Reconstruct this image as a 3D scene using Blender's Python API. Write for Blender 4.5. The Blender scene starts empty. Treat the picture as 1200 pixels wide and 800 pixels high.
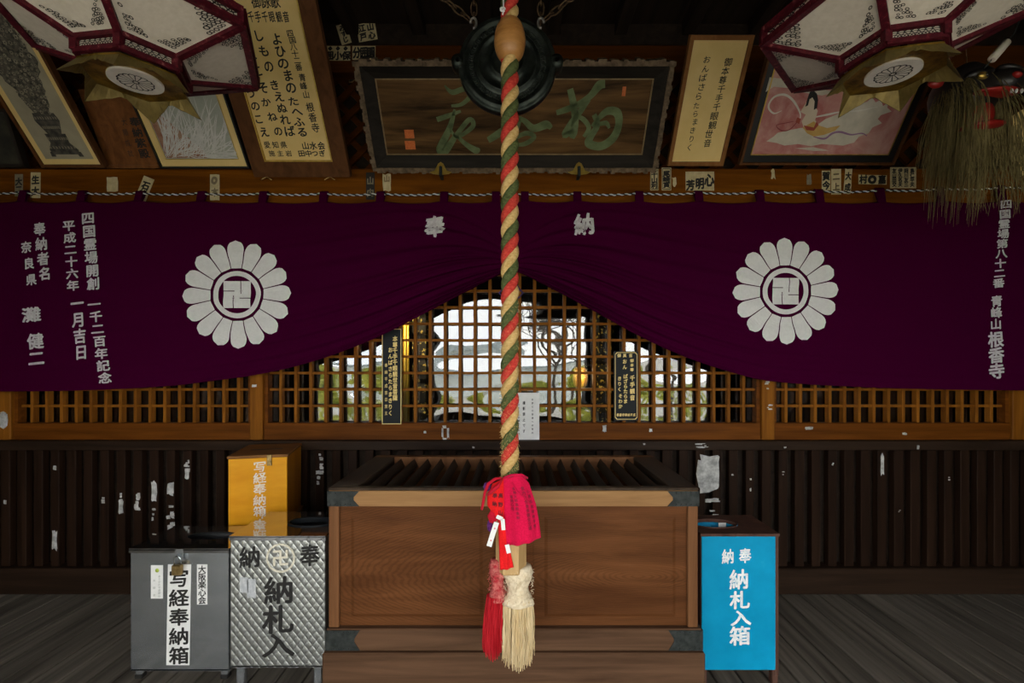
import bpy, bmesh, math, random
from mathutils import Vector, Matrix
random.seed(7)
S = bpy.context.scene
C = S.collection

# ------------------------------------------------------------------ camera, sky, exposure
F, CX, CY, EYE = 570.0, 605.0, 423.0, 1.45          # focal length and principal point in pixels of the 1200x800 frame
cam = bpy.data.cameras.new('camera')
cam.sensor_width = 36.0
cam.lens = 36.0 * F / 1200.0
cam.shift_x = (600.0 - CX) / 1200.0
cam.shift_y = (CY - 400.0) / 1200.0
cam.clip_start = 0.02
cam_o = bpy.data.objects.new('camera', cam)
C.objects.link(cam_o)
cam_o.location = (0, 0, EYE)
cam_o.rotation_euler = (math.radians(90), 0, 0)
S.camera = cam_o

SKY = 7.5
w = bpy.data.worlds.new('sky')
S.world = w
w.use_nodes = True
nt = w.node_tree
bg = nt.nodes['Background']
bg.inputs[1].default_value = SKY
tc = nt.nodes.new('ShaderNodeTexCoord')
nz = nt.nodes.new('ShaderNodeTexNoise')
nz.inputs['Scale'].default_value = 2.2
nz.inputs['Detail'].default_value = 4
rp = nt.nodes.new('ShaderNodeValToRGB')
rp.color_ramp.elements[0].position = .35
rp.color_ramp.elements[0].color = (.88, .91, .95, 1)
rp.color_ramp.elements[1].position = .65
rp.color_ramp.elements[1].color = (1, .975, .92, 1)
nt.links.new(tc.outputs['Generated'], nz.inputs['Vector'])
nt.links.new(nz.outputs['Fac'], rp.inputs['Fac'])
nt.links.new(rp.outputs['Color'], bg.inputs[0])
vs = S.view_settings
S.display_settings.display_device = 'sRGB'
vs.view_transform = 'Standard'
vs.look = 'None'
vs.gamma = 1.0
vs.use_curve_mapping = False
vs.exposure = 0.0
S.cycles.max_bounces = 10
S.cycles.diffuse_bounces = 6
S.cycles.use_denoising = True

# ------------------------------------------------------------------ helpers
def P(px, py, Y):
    return Vector(((px - CX) * Y / F, Y, EYE + (CY - py) * Y / F))

def X(px, Y): return (px - CX) * Y / F
def Z(py, Y): return EYE + (CY - py) * Y / F

MATS = {}
def mat(name, col, rough=.6, metal=0.0, spec=.4):
    m = bpy.data.materials.new(name)
    m.use_nodes = True
    b = m.node_tree.nodes['Principled BSDF']
    b.inputs['Base Color'].default_value = (*col, 1)
    b.inputs['Roughness'].default_value = rough
    b.inputs['Metallic'].default_value = metal
    b.inputs['Specular IOR Level'].default_value = spec
    MATS[name] = m
    return m

def noisy(name, c1, c2, scale=(8, 8, 8), rough=.6, metal=0.0, spec=.4, detail=5, bump=.0, lo=.35, hi=.65, c3=None, dist=0.0, rvar=0.0):
    """Two or three colours mixed by a stretched noise in object space, optional bump."""
    m = mat(name, c1, rough, metal, spec)
    t = m.node_tree
    b = t.nodes['Principled BSDF']
    tc = t.nodes.new('ShaderNodeTexCoord')
    mp = t.nodes.new('ShaderNodeMapping')
    mp.inputs['Scale'].default_value = scale
    n = t.nodes.new('ShaderNodeTexNoise')
    n.inputs['Scale'].default_value = 1.0
    n.inputs['Detail'].default_value = detail
    n.inputs['Roughness'].default_value = .6
    n.inputs['Distortion'].default_value = dist
    r = t.nodes.new('ShaderNodeValToRGB')
    r.color_ramp.elements[0].position = lo
    r.color_ramp.elements[0].color = (*c1, 1)
    r.color_ramp.elements[1].position = hi
    r.color_ramp.elements[1].color = (*c2, 1)
    if c3:
        e = r.color_ramp.elements.new(min(.98, hi + .12))
        e.color = (*c3, 1)
    t.links.new(tc.outputs['Object'], mp.inputs['Vector'])
    t.links.new(mp.outputs['Vector'], n.inputs['Vector'])
    t.links.new(n.outputs['Fac'], r.inputs['Fac'])
    t.links.new(r.outputs['Color'], b.inputs['Base Color'])
    if rvar:
        mr = t.nodes.new('ShaderNodeMapRange')
        mr.inputs['To Min'].default_value = max(.02, rough - rvar)
        mr.inputs['To Max'].default_value = min(1, rough + rvar)
        t.links.new(n.outputs['Fac'], mr.inputs['Value'])
        t.links.new(mr.outputs['Result'], b.inputs['Roughness'])
    if bump:
        bp = t.nodes.new('ShaderNodeBump')
        bp.inputs['Strength'].default_value = 1
        bp.inputs['Distance'].default_value = bump
        t.links.new(n.outputs['Fac'], bp.inputs['Height'])
        t.links.new(bp.outputs['Normal'], b.inputs['Normal'])
    return m

def wood(name, dark, light, axis='x', rough=.55, grain=22, length=1.6, bump=.0012, spec=.07, worn=None):
    s = {'x': (length, grain, grain), 'y': (grain, length, grain), 'z': (grain, grain, length)}[axis]
    return noisy(name, dark, light, s, rough, 0, spec, 6, bump, .3, .7, worn, .6, .1)

def fabric(name, col, col2, scale=300, rough=.9):
    m = noisy(name, col, col2, (scale, scale, scale), rough, 0, .1, 2, .0004)
    m.node_tree.nodes['Principled BSDF'].inputs['Sheen Weight'].default_value = .04
    return m

class MB:
    """Collects shapes (world coordinates) and links them as ONE mesh object."""
    def __init__(self): self.v, self.f, self.mi, self.sm, self.cur = [], [], [], [], 0
    def mat(self, i): self.cur = i; return self
    def add(self, vs, fs, smooth=False):
        o = len(self.v)
        self.v += [Vector(p) for p in vs]
        for f in fs:
            self.f.append([i + o for i in f]); self.mi.append(self.cur); self.sm.append(smooth)
        return self
    def box(self, x0, x1, y0, y1, z0, z1, bev=0.0, M=None):
        if x1 < x0: x0, x1 = x1, x0
        if y1 < y0: y0, y1 = y1, y0
        if z1 < z0: z0, z1 = z1, z0
        b = min(bev, .45 * min(x1 - x0, y1 - y0, z1 - z0))
        if b <= 0:
            vs = [(x, y, z) for x in (x0, x1) for y in (y0, y1) for z in (z0, z1)]
            fs = [(0, 1, 3, 2), (4, 6, 7, 5), (0, 4, 5, 1), (2, 3, 7, 6), (0, 2, 6, 4), (1, 5, 7, 3)]
        else:
            lo, hi = (x0, y0, z0), (x1, y1, z1)
            vs, idx = [], {}
            for sx in (0, 1):
                for sy in (0, 1):
                    for sz in (0, 1):
                        for a in range(3):
                            s = (sx, sy, sz)
                            p = [ (hi[k] if s[k] else lo[k]) if k == a else ((hi[k] - b) if s[k] else (lo[k] + b)) for k in range(3)]
                            idx[(s, a)] = len(vs); vs.append(p)
            fs = []
            def flip(s, *ks):
                s = list(s)
                for k in ks: s[k] = 1 - s[k]
                return tuple(s)
            for a in range(3):
                u, v = (a + 1) % 3, (a + 2) % 3
                for d in (0, 1):
                    s = [0, 0, 0]; s[a] = d; s = tuple(s)
                    q = [idx[(s, a)], idx[(flip(s, u), a)], idx[(flip(s, u, v), a)], idx[(flip(s, v), a)]]
                    fs.append(q if d else q[::-1])
                for du in (0, 1):
                    for dv in (0, 1):
                        s = [0, 0, 0]; s[u] = du; s[v] = dv; s = tuple(s); t = flip(s, a)
                        fs.append([idx[(s, u)], idx[(t, u)], idx[(t, v)], idx[(s, v)]])
            for sx in (0, 1):
                for sy in (0, 1):
                    for sz in (0, 1):
                        s = (sx, sy, sz); fs.append([idx[(s, 0)], idx[(s, 1)], idx[(s, 2)]])
        if M is not None: vs = [M @ Vector(p) for p in vs]
        return self.add(vs, fs)
    def bar(self, a, b, wx, wy, up=(0, 0, 1)):
        """rectangular bar from a to b"""
        a, b = Vector(a), Vector(b)
        d = (b - a).normalized(); up = Vector(up)
        s = d.cross(up)
        if s.length < 1e-4: s = d.cross(Vector((1, 0, 0)))
        s.normalize(); n = s.cross(d)
        vs = []
        for p in (a, b):
            for i, j in ((-1, -1), (1, -1), (1, 1), (-1, 1)):
                vs.append(p + s * (i * wx / 2) + n * (j * wy / 2))
        return self.add(vs, [(0, 1, 2, 3), (4, 7, 6, 5), (0, 4, 5, 1), (1, 5, 6, 2), (2, 6, 7, 3), (3, 7, 4, 0)])
    def tube(self, pts, r, n=8, caps=True, closed=False):
        pts = [Vector(p) for p in pts]
        k = len(pts)
        rs = r if isinstance(r, (list, tuple)) else [r] * k
        vs, fs = [], []
        prev = None
        for i, p in enumerate(pts):
            if closed: d = pts[(i + 1) % k] - pts[i - 1]
            else: d = pts[min(i + 1, k - 1)] - pts[max(i - 1, 0)]
            d = d.normalized() if d.length > 1e-9 else Vector((0, 0, 1))
            if prev is None:
                s = d.cross(Vector((0, 0, 1)))
                if s.length < 1e-3: s = d.cross(Vector((0, 1, 0)))
            else:
                s = prev - d * prev.dot(d)
            s.normalize(); prev = s
            t = d.cross(s)
            for j in range(n):
                a = 2 * math.pi * j / n
                vs.append(p + (s * math.cos(a) + t * math.sin(a)) * rs[i])
        for i in range(k if closed else k - 1):
            for j in range(n):
                a, b = i * n + j, i * n + (j + 1) % n
                i2 = (i + 1) % k
                fs.append((a, b, i2 * n + (j + 1) % n, i2 * n + j))
        self.add(vs, fs, True)
        if caps and not closed:
            o = len(self.v) - len(vs)
            self.f.append([o + j for j in range(n)][::-1]); self.mi.append(self.cur); self.sm.append(False)
            self.f.append([o + (k - 1) * n + j for j in range(n)]); self.mi.append(self.cur); self.sm.append(False)
        return self
    def lathe(self, prof, c=(0, 0, 0), n=32, M=None, smooth=True):
        """prof: (radius, height) from bottom to top around local z"""
        c = Vector(c); vs, fs = [], []
        for r, z in prof:
            for j in range(n):
                a = 2 * math.pi * j / n
                p = Vector((max(r, 1e-5) * math.cos(a), max(r, 1e-5) * math.sin(a), z))
                vs.append((M @ p if M is not None else p) + c)
        for i in range(len(prof) - 1):
            for j in range(n):
                fs.append((i * n + j, i * n + (j + 1) % n, (i + 1) * n + (j + 1) % n, (i + 1) * n + j))
        return self.add(vs, fs, smooth)
    def prism(self, poly, fr, w0, w1):
        """polygon (u,v) extruded between offsets w0 and w1 along the frame's normal"""
        n = len(poly)
        vs = [fr(u, v, w0) for u, v in poly] + [fr(u, v, w1) for u, v in poly]
        fs = [list(range(n))[::-1], [n + i for i in range(n)]] + [(i, (i + 1) % n, n + (i + 1) % n, n + i) for i in range(n)]
        return self.add(vs, fs)
    def ring(self, outer, inner, fr, w0, w1):
        """frame between two polygons with as many points"""
        n = len(outer)
        vs = [fr(u, v, w) for w in (w0, w1) for poly in (outer, inner) for u, v in poly]
        fs = []
        for i in range(n):
            j = (i + 1) % n
            o0, i0, o1, i1 = 0, n, 2 * n, 3 * n
            fs += [(o1 + i, o1 + j, i1 + j, i1 + i), (o0 + j, o0 + i, i0 + i, i0 + j), (o0 + i, o0 + j, o1 + j, o1 + i), (i0 + j, i0 + i, i1 + i, i1 + j)]
        return self.add(vs, fs)
    def build(self, name, m, parent=None, base=None, clean=True):
        me = bpy.data.meshes.new(name)
        if parent is not None: base = Vector(parent['_b'])
        elif base is None:
            if self.v:
                zs = min(p.z for p in self.v)
                base = Vector((sum(p.x for p in self.v) / len(self.v), sum(p.y for p in self.v) / len(self.v), zs))
            else: base = Vector((0, 0, 0))
        base = Vector(base)
        me.from_pydata([tuple(p - base) for p in self.v], [], self.f)
        for mm in (m if isinstance(m, (list, tuple)) else [m]): me.materials.append(mm)
        me.polygons.foreach_set('material_index', self.mi)
        me.polygons.foreach_set('use_smooth', self.sm)
        me.update()
        bm = bmesh.new(); bm.from_mesh(me)
        bmesh.ops.recalc_face_normals(bm, faces=bm.faces)
        bm.to_mesh(me); bm.free()
        o = bpy.data.objects.new(name, me)
        C.objects.link(o)
        o['_b'] = tuple(base)
        if parent is not None: o.parent = parent
        else: o.location = base
        return o

def tag(o, label=None, cat=None, group=None, kind=None):
    if label: o['label'] = label
    if cat: o['category'] = cat
    if group: o['group'] = group
    if kind: o['kind'] = kind
    return o

def thing(name, loc, label, cat, group=None):
    o = bpy.data.objects.new(name, None)
    o.empty_display_size = .05
    C.objects.link(o)
    o.location = loc
    o['_b'] = tuple(loc)
    return tag(o, label, cat, group)

def structure(o): o['kind'] = 'structure'; return o

def dup(root, loc, label, group=None):
    r = root.copy(); C.objects.link(r); r.location = loc; r['label'] = label; r['_b'] = tuple(loc)
    if group: r['group'] = group
    for ch in list(root.children):
        c = ch.copy(); C.objects.link(c); c.parent = r
        for g in list(ch.children):
            d = g.copy(); C.objects.link(d); d.parent = c
    return r

class Frame:
    """a plane: origin, right, up, outward normal; call with (u, v, w)"""
    def __init__(s, o, u, v): s.o, s.u, s.v = Vector(o), Vector(u).normalized(), Vector(v).normalized(); s.n = s.u.cross(s.v)
    def __call__(s, u, v, w=0.0): return s.o + s.u * u + s.v * v + s.n * w
    def px(s, x, y):
        d = Vector(((x - CX) / F, 1, (CY - y) / F)); c = Vector((0, 0, EYE))
        t = (s.o - c).dot(s.n) / d.dot(s.n); p = c + d * t - s.o
        return p.dot(s.u), p.dot(s.v)
def wallframe(Y): return Frame((0, Y, 0), (1, 0, 0), (0, 0, 1))
TILT = math.radians(37)
def tiltframe(Y, z, t=TILT, yaw=0.0):
    u = Vector((math.cos(yaw), math.sin(yaw), 0)); back = Vector((-math.sin(yaw), math.cos(yaw), 0))
    return Frame((0, Y, z), u, Vector((0, 0, 1)) * math.cos(t) - back * math.sin(t))

# ------------------------------------------------------------------ lettering
GLY = {}
def glyph(ch):
    if ch not in GLY:
        cu = bpy.data.curves.new('glyph', 'FONT'); cu.body = ch; cu.resolution_u = 3; cu.fill_mode = 'FRONT'
        o = bpy.data.objects.new('glyph', cu); C.objects.link(o)
        dg = bpy.context.evaluated_depsgraph_get()
        me = bpy.data.meshes.new_from_object(o.evaluated_get(dg))
        GLY[ch] = ([(v.co.x, v.co.y) for v in me.vertices], [list(p.vertices) for p in me.polygons])
        bpy.data.objects.remove(o); bpy.data.curves.remove(cu); bpy.data.meshes.remove(me)
    return GLY[ch]
_b = glyph('国')[0]
GC = ((min(p[0] for p in _b) + max(p[0] for p in _b)) / 2, (min(p[1] for p in _b) + max(p[1] for p in _b)) / 2)
GS = 1.08 * (max(p[1] for p in _b) - min(p[1] for p in _b))

def write(mb, ch, f, u, v, su, sv=None, bold=.03, rot=0.0, w=.0012, rise=.07):
    """one character of size su x sv centred at (u, v) on f(u, v, w); bold = stroke thickening as a share of the size"""
    if ch in ' 　': return
    sv = sv or su
    vs, fs = glyph(ch)
    ca, sa = math.cos(rot), math.sin(rot)
    offs = [(0, 0)] if bold <= 0 else [(bold * math.cos(a), bold * math.sin(a)) for a in (.4, 1.97, 3.54, 5.1)] + [(0, 0)]
    for k, (dx, dy) in enumerate(offs):
        out = []
        for x, y in vs:
            x, y = (x - GC[0]) / GS + dx, (y - GC[1]) / GS + dy
            y += rise * x
            x, y = x * su, y * sv
            out.append(f(u + x * ca - y * sa, v + x * sa + y * ca, w + k * .00006))
        mb.add(out, fs)

def column(mb, text, f, p0, p1, su, sv=None, bold=.03, jit=0.0, w=.0012):
    """characters spread evenly from p0 to p1 in the frame's (u, v)"""
    n = len(text)
    for i, ch in enumerate(text):
        t = i / (n - 1) if n > 1 else .5
        k = 1 + random.uniform(-jit, jit)
        write(mb, ch, f, p0[0] + (p1[0] - p0[0]) * t + random.uniform(-jit, jit) * su * .3, p0[1] + (p1[1] - p0[1]) * t, su * k, (sv or su) * k, bold, random.uniform(-jit, jit) * .5, w)

def rect(u0, u1, v0, v1): return [(u0, v0), (u1, v0), (u1, v1), (u0, v1)]
def stroke(mb, pts, widths, f, w0=.0, w1=.0015):
    """a tapering brush stroke through pts (u, v)"""
    n = len(pts); pp = []
    def cr(a, b, c, d, t): return .5 * ((2 * b) + (-a + c) * t + (2 * a - 5 * b + 4 * c - d) * t * t + (-a + 3 * b - 3 * c + d) * t ** 3)
    for i in range(n - 1):
        a, b, c, d = pts[max(i - 1, 0)], pts[i], pts[i + 1], pts[min(i + 2, n - 1)]
        for k in range(6):
            t = k / 6
            pp.append((cr(a[0], b[0], c[0], d[0], t), cr(a[1], b[1], c[1], d[1], t), widths[i] + (widths[i + 1] - widths[i]) * t))
    pp.append((*pts[-1], widths[-1]))
    L, R = [], []
    for i, (x, y, wd) in enumerate(pp):
        q, r = pp[min(i + 1, len(pp) - 1)], pp[max(i - 1, 0)]
        dx, dy = q[0] - r[0], q[1] - r[1]; l = math.hypot(dx, dy) or 1
        L.append((x - dy / l * wd / 2, y + dx / l * wd / 2)); R.append((x + dy / l * wd / 2, y - dx / l * wd / 2))
    vs = [f(a, b, w1) for a, b in L] + [f(a, b, w1) for a, b in R]
    m = len(pp)
    mb.add(vs, [(i, i + 1, m + i + 1, m + i) for i in range(m - 1)])

# ------------------------------------------------------------------ materials
M_floor = None
header_w = wood('header_timber', (.085, .024, .0015), (.21, .068, .004), 'x', .5, 18, 1.2)
latt_w = wood('lattice_timber', (.13, .042, .004), (.29, .105, .011), 'z', .5, 20, 2)
railw = wood('window_rail_timber', (.070, .019, .0018), (.17, .052, .006), 'x', .5, 22, 1.3)
sillw = wood('sill_timber', (.014, .008, .005), (.036, .021, .013), 'x', .45, 25, 1.2, worn=(.13, .075, .04))
slatw = wood('slat_timber', (.010, .0048, .0028), (.028, .0135, .0075), 'z', .55, 25, 1.4, worn=(.06, .028, .014))
plinthw = wood('plinth_timber', (.014, .0075, .0045), (.036, .020, .012), 'x', .55, 22, 1)
darkw = wood('dark_timber', (.014, .010, .008), (.034, .023, .016), 'y', .6, 18, 1)
beamw = wood('upper_beam_timber', (.05, .013, .0015), (.11, .032, .004), 'x', .55, 18, 1)
boxw = wood('chest_panel_timber', (.066, .023, .0075), (.132, .050, .017), 'x', .5, 15, 1.6, worn=(.17, .075, .033))
def figured(m, k=1.0):
    """adds the arched growth rings of flat-sawn timber as darker lines"""
    t = m.node_tree; b = t.nodes['Principled BSDF']
    src = b.inputs['Base Color'].links[0].from_socket
    tc = t.nodes.new('ShaderNodeTexCoord'); mp = t.nodes.new('ShaderNodeMapping'); mp.inputs['Scale'].default_value = (.8, 1, 3.6); mp.inputs['Location'].default_value = (-.40, 0, -2.1)
    wv = t.nodes.new('ShaderNodeTexWave'); wv.wave_type = 'RINGS'; wv.rings_direction = 'Y'; wv.inputs['Scale'].default_value = 14; wv.inputs['Distortion'].default_value = 7; wv.inputs['Detail'].default_value = 4; wv.inputs['Detail Scale'].default_value = .7
    r = t.nodes.new('ShaderNodeValToRGB'); r.color_ramp.elements[0].position = .15; r.color_ramp.elements[0].color = (.62, .58, .52, 1); r.color_ramp.elements[1].position = .6; r.color_ramp.elements[1].color = (1.12, 1.1, 1.08, 1)
    mx = t.nodes.new('ShaderNodeMix'); mx.data_type = 'RGBA'; mx.blend_type = 'MULTIPLY'; mx.inputs['Factor'].default_value = .38 * k
    t.links.new(tc.outputs['Object'], mp.inputs['Vector']); t.links.new(mp.outputs['Vector'], wv.inputs['Vector']); t.links.new(wv.outputs['Fac'], r.inputs['Fac'])
    t.links.new(src, mx.inputs['A']); t.links.new(r.outputs['Color'], mx.inputs['B']); t.links.new(mx.outputs['Result'], b.inputs['Base Color'])
figured(boxw)
boxp = wood('chest_post_timber', (.10, .042, .016), (.18, .08, .034), 'z', .5, 18, 1.2)
boxr = wood('chest_pale_rail_timber', (.22, .115, .045), (.36, .20, .085), 'x', .55, 26, 1.6)
boxb = wood('chest_base_timber', (.055, .028, .015), (.125, .066, .036), 'x', .6, 20, 1.2, worn=(.21, .14, .09))
boxd = wood('chest_slat_timber', (.022, .015, .010), (.06, .04, .027), 'y', .5, 24, 1.2)
iron = noisy('aged_iron', (.014, .017, .016), (.036, .041, .038), (40, 40, 40), .6, .2, .25, 4, .0006)
purple = fabric('purple_cloth', (.041, .0007, .0175), (.053, .001, .025))
purple.node_tree.nodes['Principled BSDF'].inputs['Specular IOR Level'].default_value = 0
purple.node_tree.nodes['Principled BSDF'].inputs['Sheen Weight'].default_value = 0
white_paint = noisy('white_dye', (.70, .70, .67), (.76, .76, .73), (60, 60, 60), .85, 0, .1)
black_ink = mat('black_ink', (.012, .011, .010), .6)
paper = noisy('aged_paper', (.74, .53, .20), (.82, .61, .26), (5, 5, 5), .75, 0, .2)
sticker_p = noisy('sticker_paper', (.48, .39, .21), (.64, .53, .31), (30, 30, 30), .8, 0, .2)
white_paper = noisy('white_paper', (.72, .72, .70), (.80, .80, .78), (20, 20, 20), .8, 0, .2)
scrap_p = noisy('torn_paper', (.30, .30, .29), (.62, .62, .60), (30, 30, 30), .85, 0, .2)
gold = noisy('gold_leaf', (.55, .36, .07), (.75, .52, .13), (30, 30, 30), .35, .85, .5)
gold_ink = mat('gold_ink', (.72, .55, .20), .5, .2)
blackg = mat('black_lacquer', (.010, .012, .014), .5, 0, .15)
brownf = wood('brown_frame_timber', (.075, .03, .011), (.135, .056, .021), 'z', .5, 20, 1.5)

# ------------------------------------------------------------------ the hall: floor, walls, ceiling
YB, YS, YL, YG, YH = 3.02, 3.055, 3.06, 3.108, 2.99      # plinth, slats, lattice, glass, header beam
WX = 3.32
# floor of planks running away from the camera
def floor_material():
    m = mat('floor_planks', (.2, .18, .15), .55)
    t = m.node_tree; b = t.nodes['Principled BSDF']
    tc = t.nodes.new('ShaderNodeTexCoord'); mp = t.nodes.new('ShaderNodeMapping')
    mp.inputs['Scale'].default_value = (30, 1.2, 30)
    n = t.nodes.new('ShaderNodeTexNoise'); n.inputs['Scale'].default_value = 1; n.inputs['Detail'].default_value = 6
    n2 = t.nodes.new('ShaderNodeTexNoise'); n2.inputs['Scale'].default_value = 2.5
    r = t.nodes.new('ShaderNodeValToRGB')
    r.color_ramp.elements[0].position = .3; r.color_ramp.elements[0].color = (.075, .064, .050, 1)
    r.color_ramp.elements[1].position = .7; r.color_ramp.elements[1].color = (.24, .21, .17, 1)
    mx = t.nodes.new('ShaderNodeMix'); mx.data_type = 'RGBA'; mx.blend_type = 'MULTIPLY'; mx.inputs['Factor'].default_value = .5
    gi = t.nodes.new('ShaderNodeNewGeometry')
    rr = t.nodes.new('ShaderNodeValToRGB')
    rr.color_ramp.elements[0].color = (.38, .38, .38, 1); rr.color_ramp.elements[1].color = (1, 1, 1, 1)
    t.links.new(tc.outputs['Object'], mp.inputs['Vector']); t.links.new(mp.outputs['Vector'], n.inputs['Vector'])
    t.links.new(tc.outputs['Object'], n2.inputs['Vector'])
    t.links.new(n.outputs['Fac'], r.inputs['Fac'])
    t.links.new(gi.outputs['Random Per Island'], rr.inputs['Fac'])
    t.links.new(r.outputs['Color'], mx.inputs['A']); t.links.new(rr.outputs['Color'], mx.inputs['B'])
    t.links.new(mx.outputs['Result'], b.inputs['Base Color'])
    bp = t.nodes.new('ShaderNodeBump'); bp.inputs['Distance'].default_value = .002
    t.links.new(n.outputs['Fac'], bp.inputs['Height']); t.links.new(bp.outputs['Normal'], b.inputs['Normal'])
    return m
fl = MB()
k = 0
x = -WX - .1
while x < WX + .1:
    wd = .118 + .012 * random.random()
    fl.box(x, x + wd - .009, -.95, 6.0, -.05, random.uniform(-.002, .0), .002)
    x += wd
fl.box(-WX - .2, WX + .2, -.95, 6.0, -.09, -.045)
structure(fl.build('floor', floor_material(), base=(0, 0, 0)))

# lower wall: plinth, upright slats, sill
b = MB(); b.box(-WX, WX, YB, YB + .16, 0, Z(666, YB), .006); b.box(-WX, WX, YB + .012, YB + .16, Z(681, YB), Z(679, YB))
structure(b.build('baseboard_back', plinthw))
b = MB(); b.box(-WX, WX, YB + .1, YB + .14, 0, 1.0)
wb = structure(b.build('wall_back', darkw))
slats = MB()
zt, zb2 = Z(526, YS), Z(664, YS)
sp = 19.4 * YS / F
i = -38
slat_x = []
while i * sp < WX:
    xx = i * sp + .012
    wj = sp * random.uniform(.50, .58)
    slats.box(xx - wj / 2, xx + wj / 2, YS, YS + .045, zb2 - .004, zt + .01, .003)
    slat_x.append(xx)
    i += 1
slats.build('slat_panel', slatw, wb)
b = MB(); b.box(-WX, WX, 2.985, YB + .12, Z(527.5, 2.985), Z(516.5, 2.985), .004)
structure(b.build('trim_sill', sillw))

# lattice windows above the sill
ZR0, ZR1 = Z(516, 3.035), Z(495.5, 3.035)      # the window's bottom rail
ZTOP = 2.46
PXL, PXR = 300.0, 900.5
post_l, post_r = X(PXL, 3.0), X(PXR, 3.0)
for nm, pxx in (('left', PXL), ('right', PXR)):
    b = MB(); b.box(X(pxx - 7.5, 3.02), X(pxx + 7.5, 3.02), 3.02, 3.14, Z(516, 3.0), ZTOP, .004)
    structure(b.build('trim_post_' + nm, latt_w))
for nm, p0, p1 in (('left', -30, 12), ('right', 1187, 1240)):
    b = MB(); b.box(X(p0, 3.02), X(p1, 3.02), 3.02, 3.14, Z(516, 3.0), ZTOP, .004)
    structure(b.build('trim_end_post_' + nm, latt_w))
def glass_material():
    m = bpy.data.materials.new('old_wavy_glass'); m.use_nodes = True
    t = m.node_tree; t.nodes.clear()
    o = t.nodes.new('ShaderNodeOutputMaterial'); mx = t.nodes.new('ShaderNodeMixShader')
    tr = t.nodes.new('ShaderNodeBsdfTransparent'); tr.inputs[0].default_value = (.80, .82, .80, 1)
    gl = t.nodes.new('ShaderNodeBsdfGlossy'); gl.inputs['Roughness'].default_value = .015
    fr = t.nodes.new('ShaderNodeFresnel'); fr.inputs['IOR'].default_value = 2.0
    tc = t.nodes.new('ShaderNodeTexCoord'); mp = t.nodes.new('ShaderNodeMapping'); mp.inputs['Scale'].default_value = (2.8, 1, 5.2)
    n = t.nodes.new('ShaderNodeTexNoise'); n.inputs['Scale'].default_value = 1.0; n.inputs['Detail'].default_value = .3
    bp = t.nodes.new('ShaderNodeBump'); bp.inputs['Distance'].default_value = .0085
    t.links.new(tc.outputs['Object'], mp.inputs['Vector']); t.links.new(mp.outputs['Vector'], n.inputs['Vector'])
    t.links.new(n.outputs['Fac'], bp.inputs['Height'])
    t.links.new(bp.outputs['Normal'], gl.inputs['Normal'])
    t.links.new(fr.outputs[0], mx.inputs[0]); t.links.new(tr.outputs[0], mx.inputs[1]); t.links.new(gl.outputs[0], mx.inputs[2])
    t.links.new(mx.outputs[0], o.inputs[0])
    return m
glass = glass_material()
def lattice_window(n, xa, xb, dx, rows, depth):
    fr = MB()
    fr.box(xa, xb, 3.035, 3.10, ZR0, ZR1, .004)
    fr.box(xa, xa + .022, 3.045, 3.10, ZR1, ZTOP); fr.box(xb - .022, xb, 3.045, 3.10, ZR1, ZTOP)
    fr.box(xa, xb, 3.045, 3.10, ZTOP - .05, ZTOP)
    wn = structure(fr.build('window_%d' % n, railw))
    la = MB()
    cnt = round((xb - xa) / dx); d = (xb - xa) / cnt
    for i in range(1, cnt):
        xx = xa + i * d
        la.box(xx - .0095, xx + .0095, YL, YL + depth, ZR1 - .005, ZTOP - .04, .0015)
    z = ZR1 + rows
    while z < ZTOP - .06:
        la.box(xa + .01, xb - .01, YL + .006, YL + depth - .006, z - .008, z + .008, .0015)
        z += rows
    la.build('lattice', latt_w, wn)
    g = MB(); g.box(xa + .005, xb - .005, YG, YG + .004, ZR1 - .03, ZTOP - .02)
    g.build('pane', glass, wn)
    return wn
DX, DZ = 17.5 * YL / F, 19.3 * YL / F
lattice_window(1, X(12, 3.02), X(292.5, 3.02), DX, DZ, .04)
lattice_window(2, X(307.5, 3.02), X(893, 3.02), DX, DZ, .034)
lattice_window(3, X(908, 3.02), X(1187, 3.02), DX, DZ, .04)

# header beam, upper beam, crossed lattice behind the boards, upper wall
ZH = Z(197, YH)
b = MB(); b.box(-WX, WX, YH, 3.16, 2.40, ZH, .008)
structure(b.build('trim_header_beam', header_w))
b = MB(); b.box(-WX, WX, 3.0, 3.16, Z(84, 3.0), Z(52, 3.0), .008)
structure(b.build('trim_upper_beam', beamw))
b = MB(); b.box(-WX, WX, 3.13, 3.17, ZH - .02, 3.75)
wu = structure(b.build('wall_upper', darkw))
cr = MB()
zc0, zc1 = ZH, Z(84, 3.0)
xx = -3.6
while xx < 3.6:
    h = zc1 - zc0
    cr.bar((xx, 3.085, zc0), (xx + h, 3.085, zc1), .035, .02, (0, 1, 0))
    cr.bar((xx + h, 3.105, zc0), (xx, 3.105, zc1), .035, .02, (0, 1, 0))
    xx += .155
cr.build('crossed_lattice', beamw, wu)
b = MB(); b.box(-WX - .1, WX + .1, -1.9, 3.3, 3.62, 3.70)
ce = structure(b.build('ceiling', darkw))
rf = MB()
xx = -3.2
while xx < 3.3:
    rf.box(xx - .04, xx + .04, -1.8, 3.12, 3.54, 3.63, .004); xx += .43
rf.build('rafter', darkw, ce)
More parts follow.
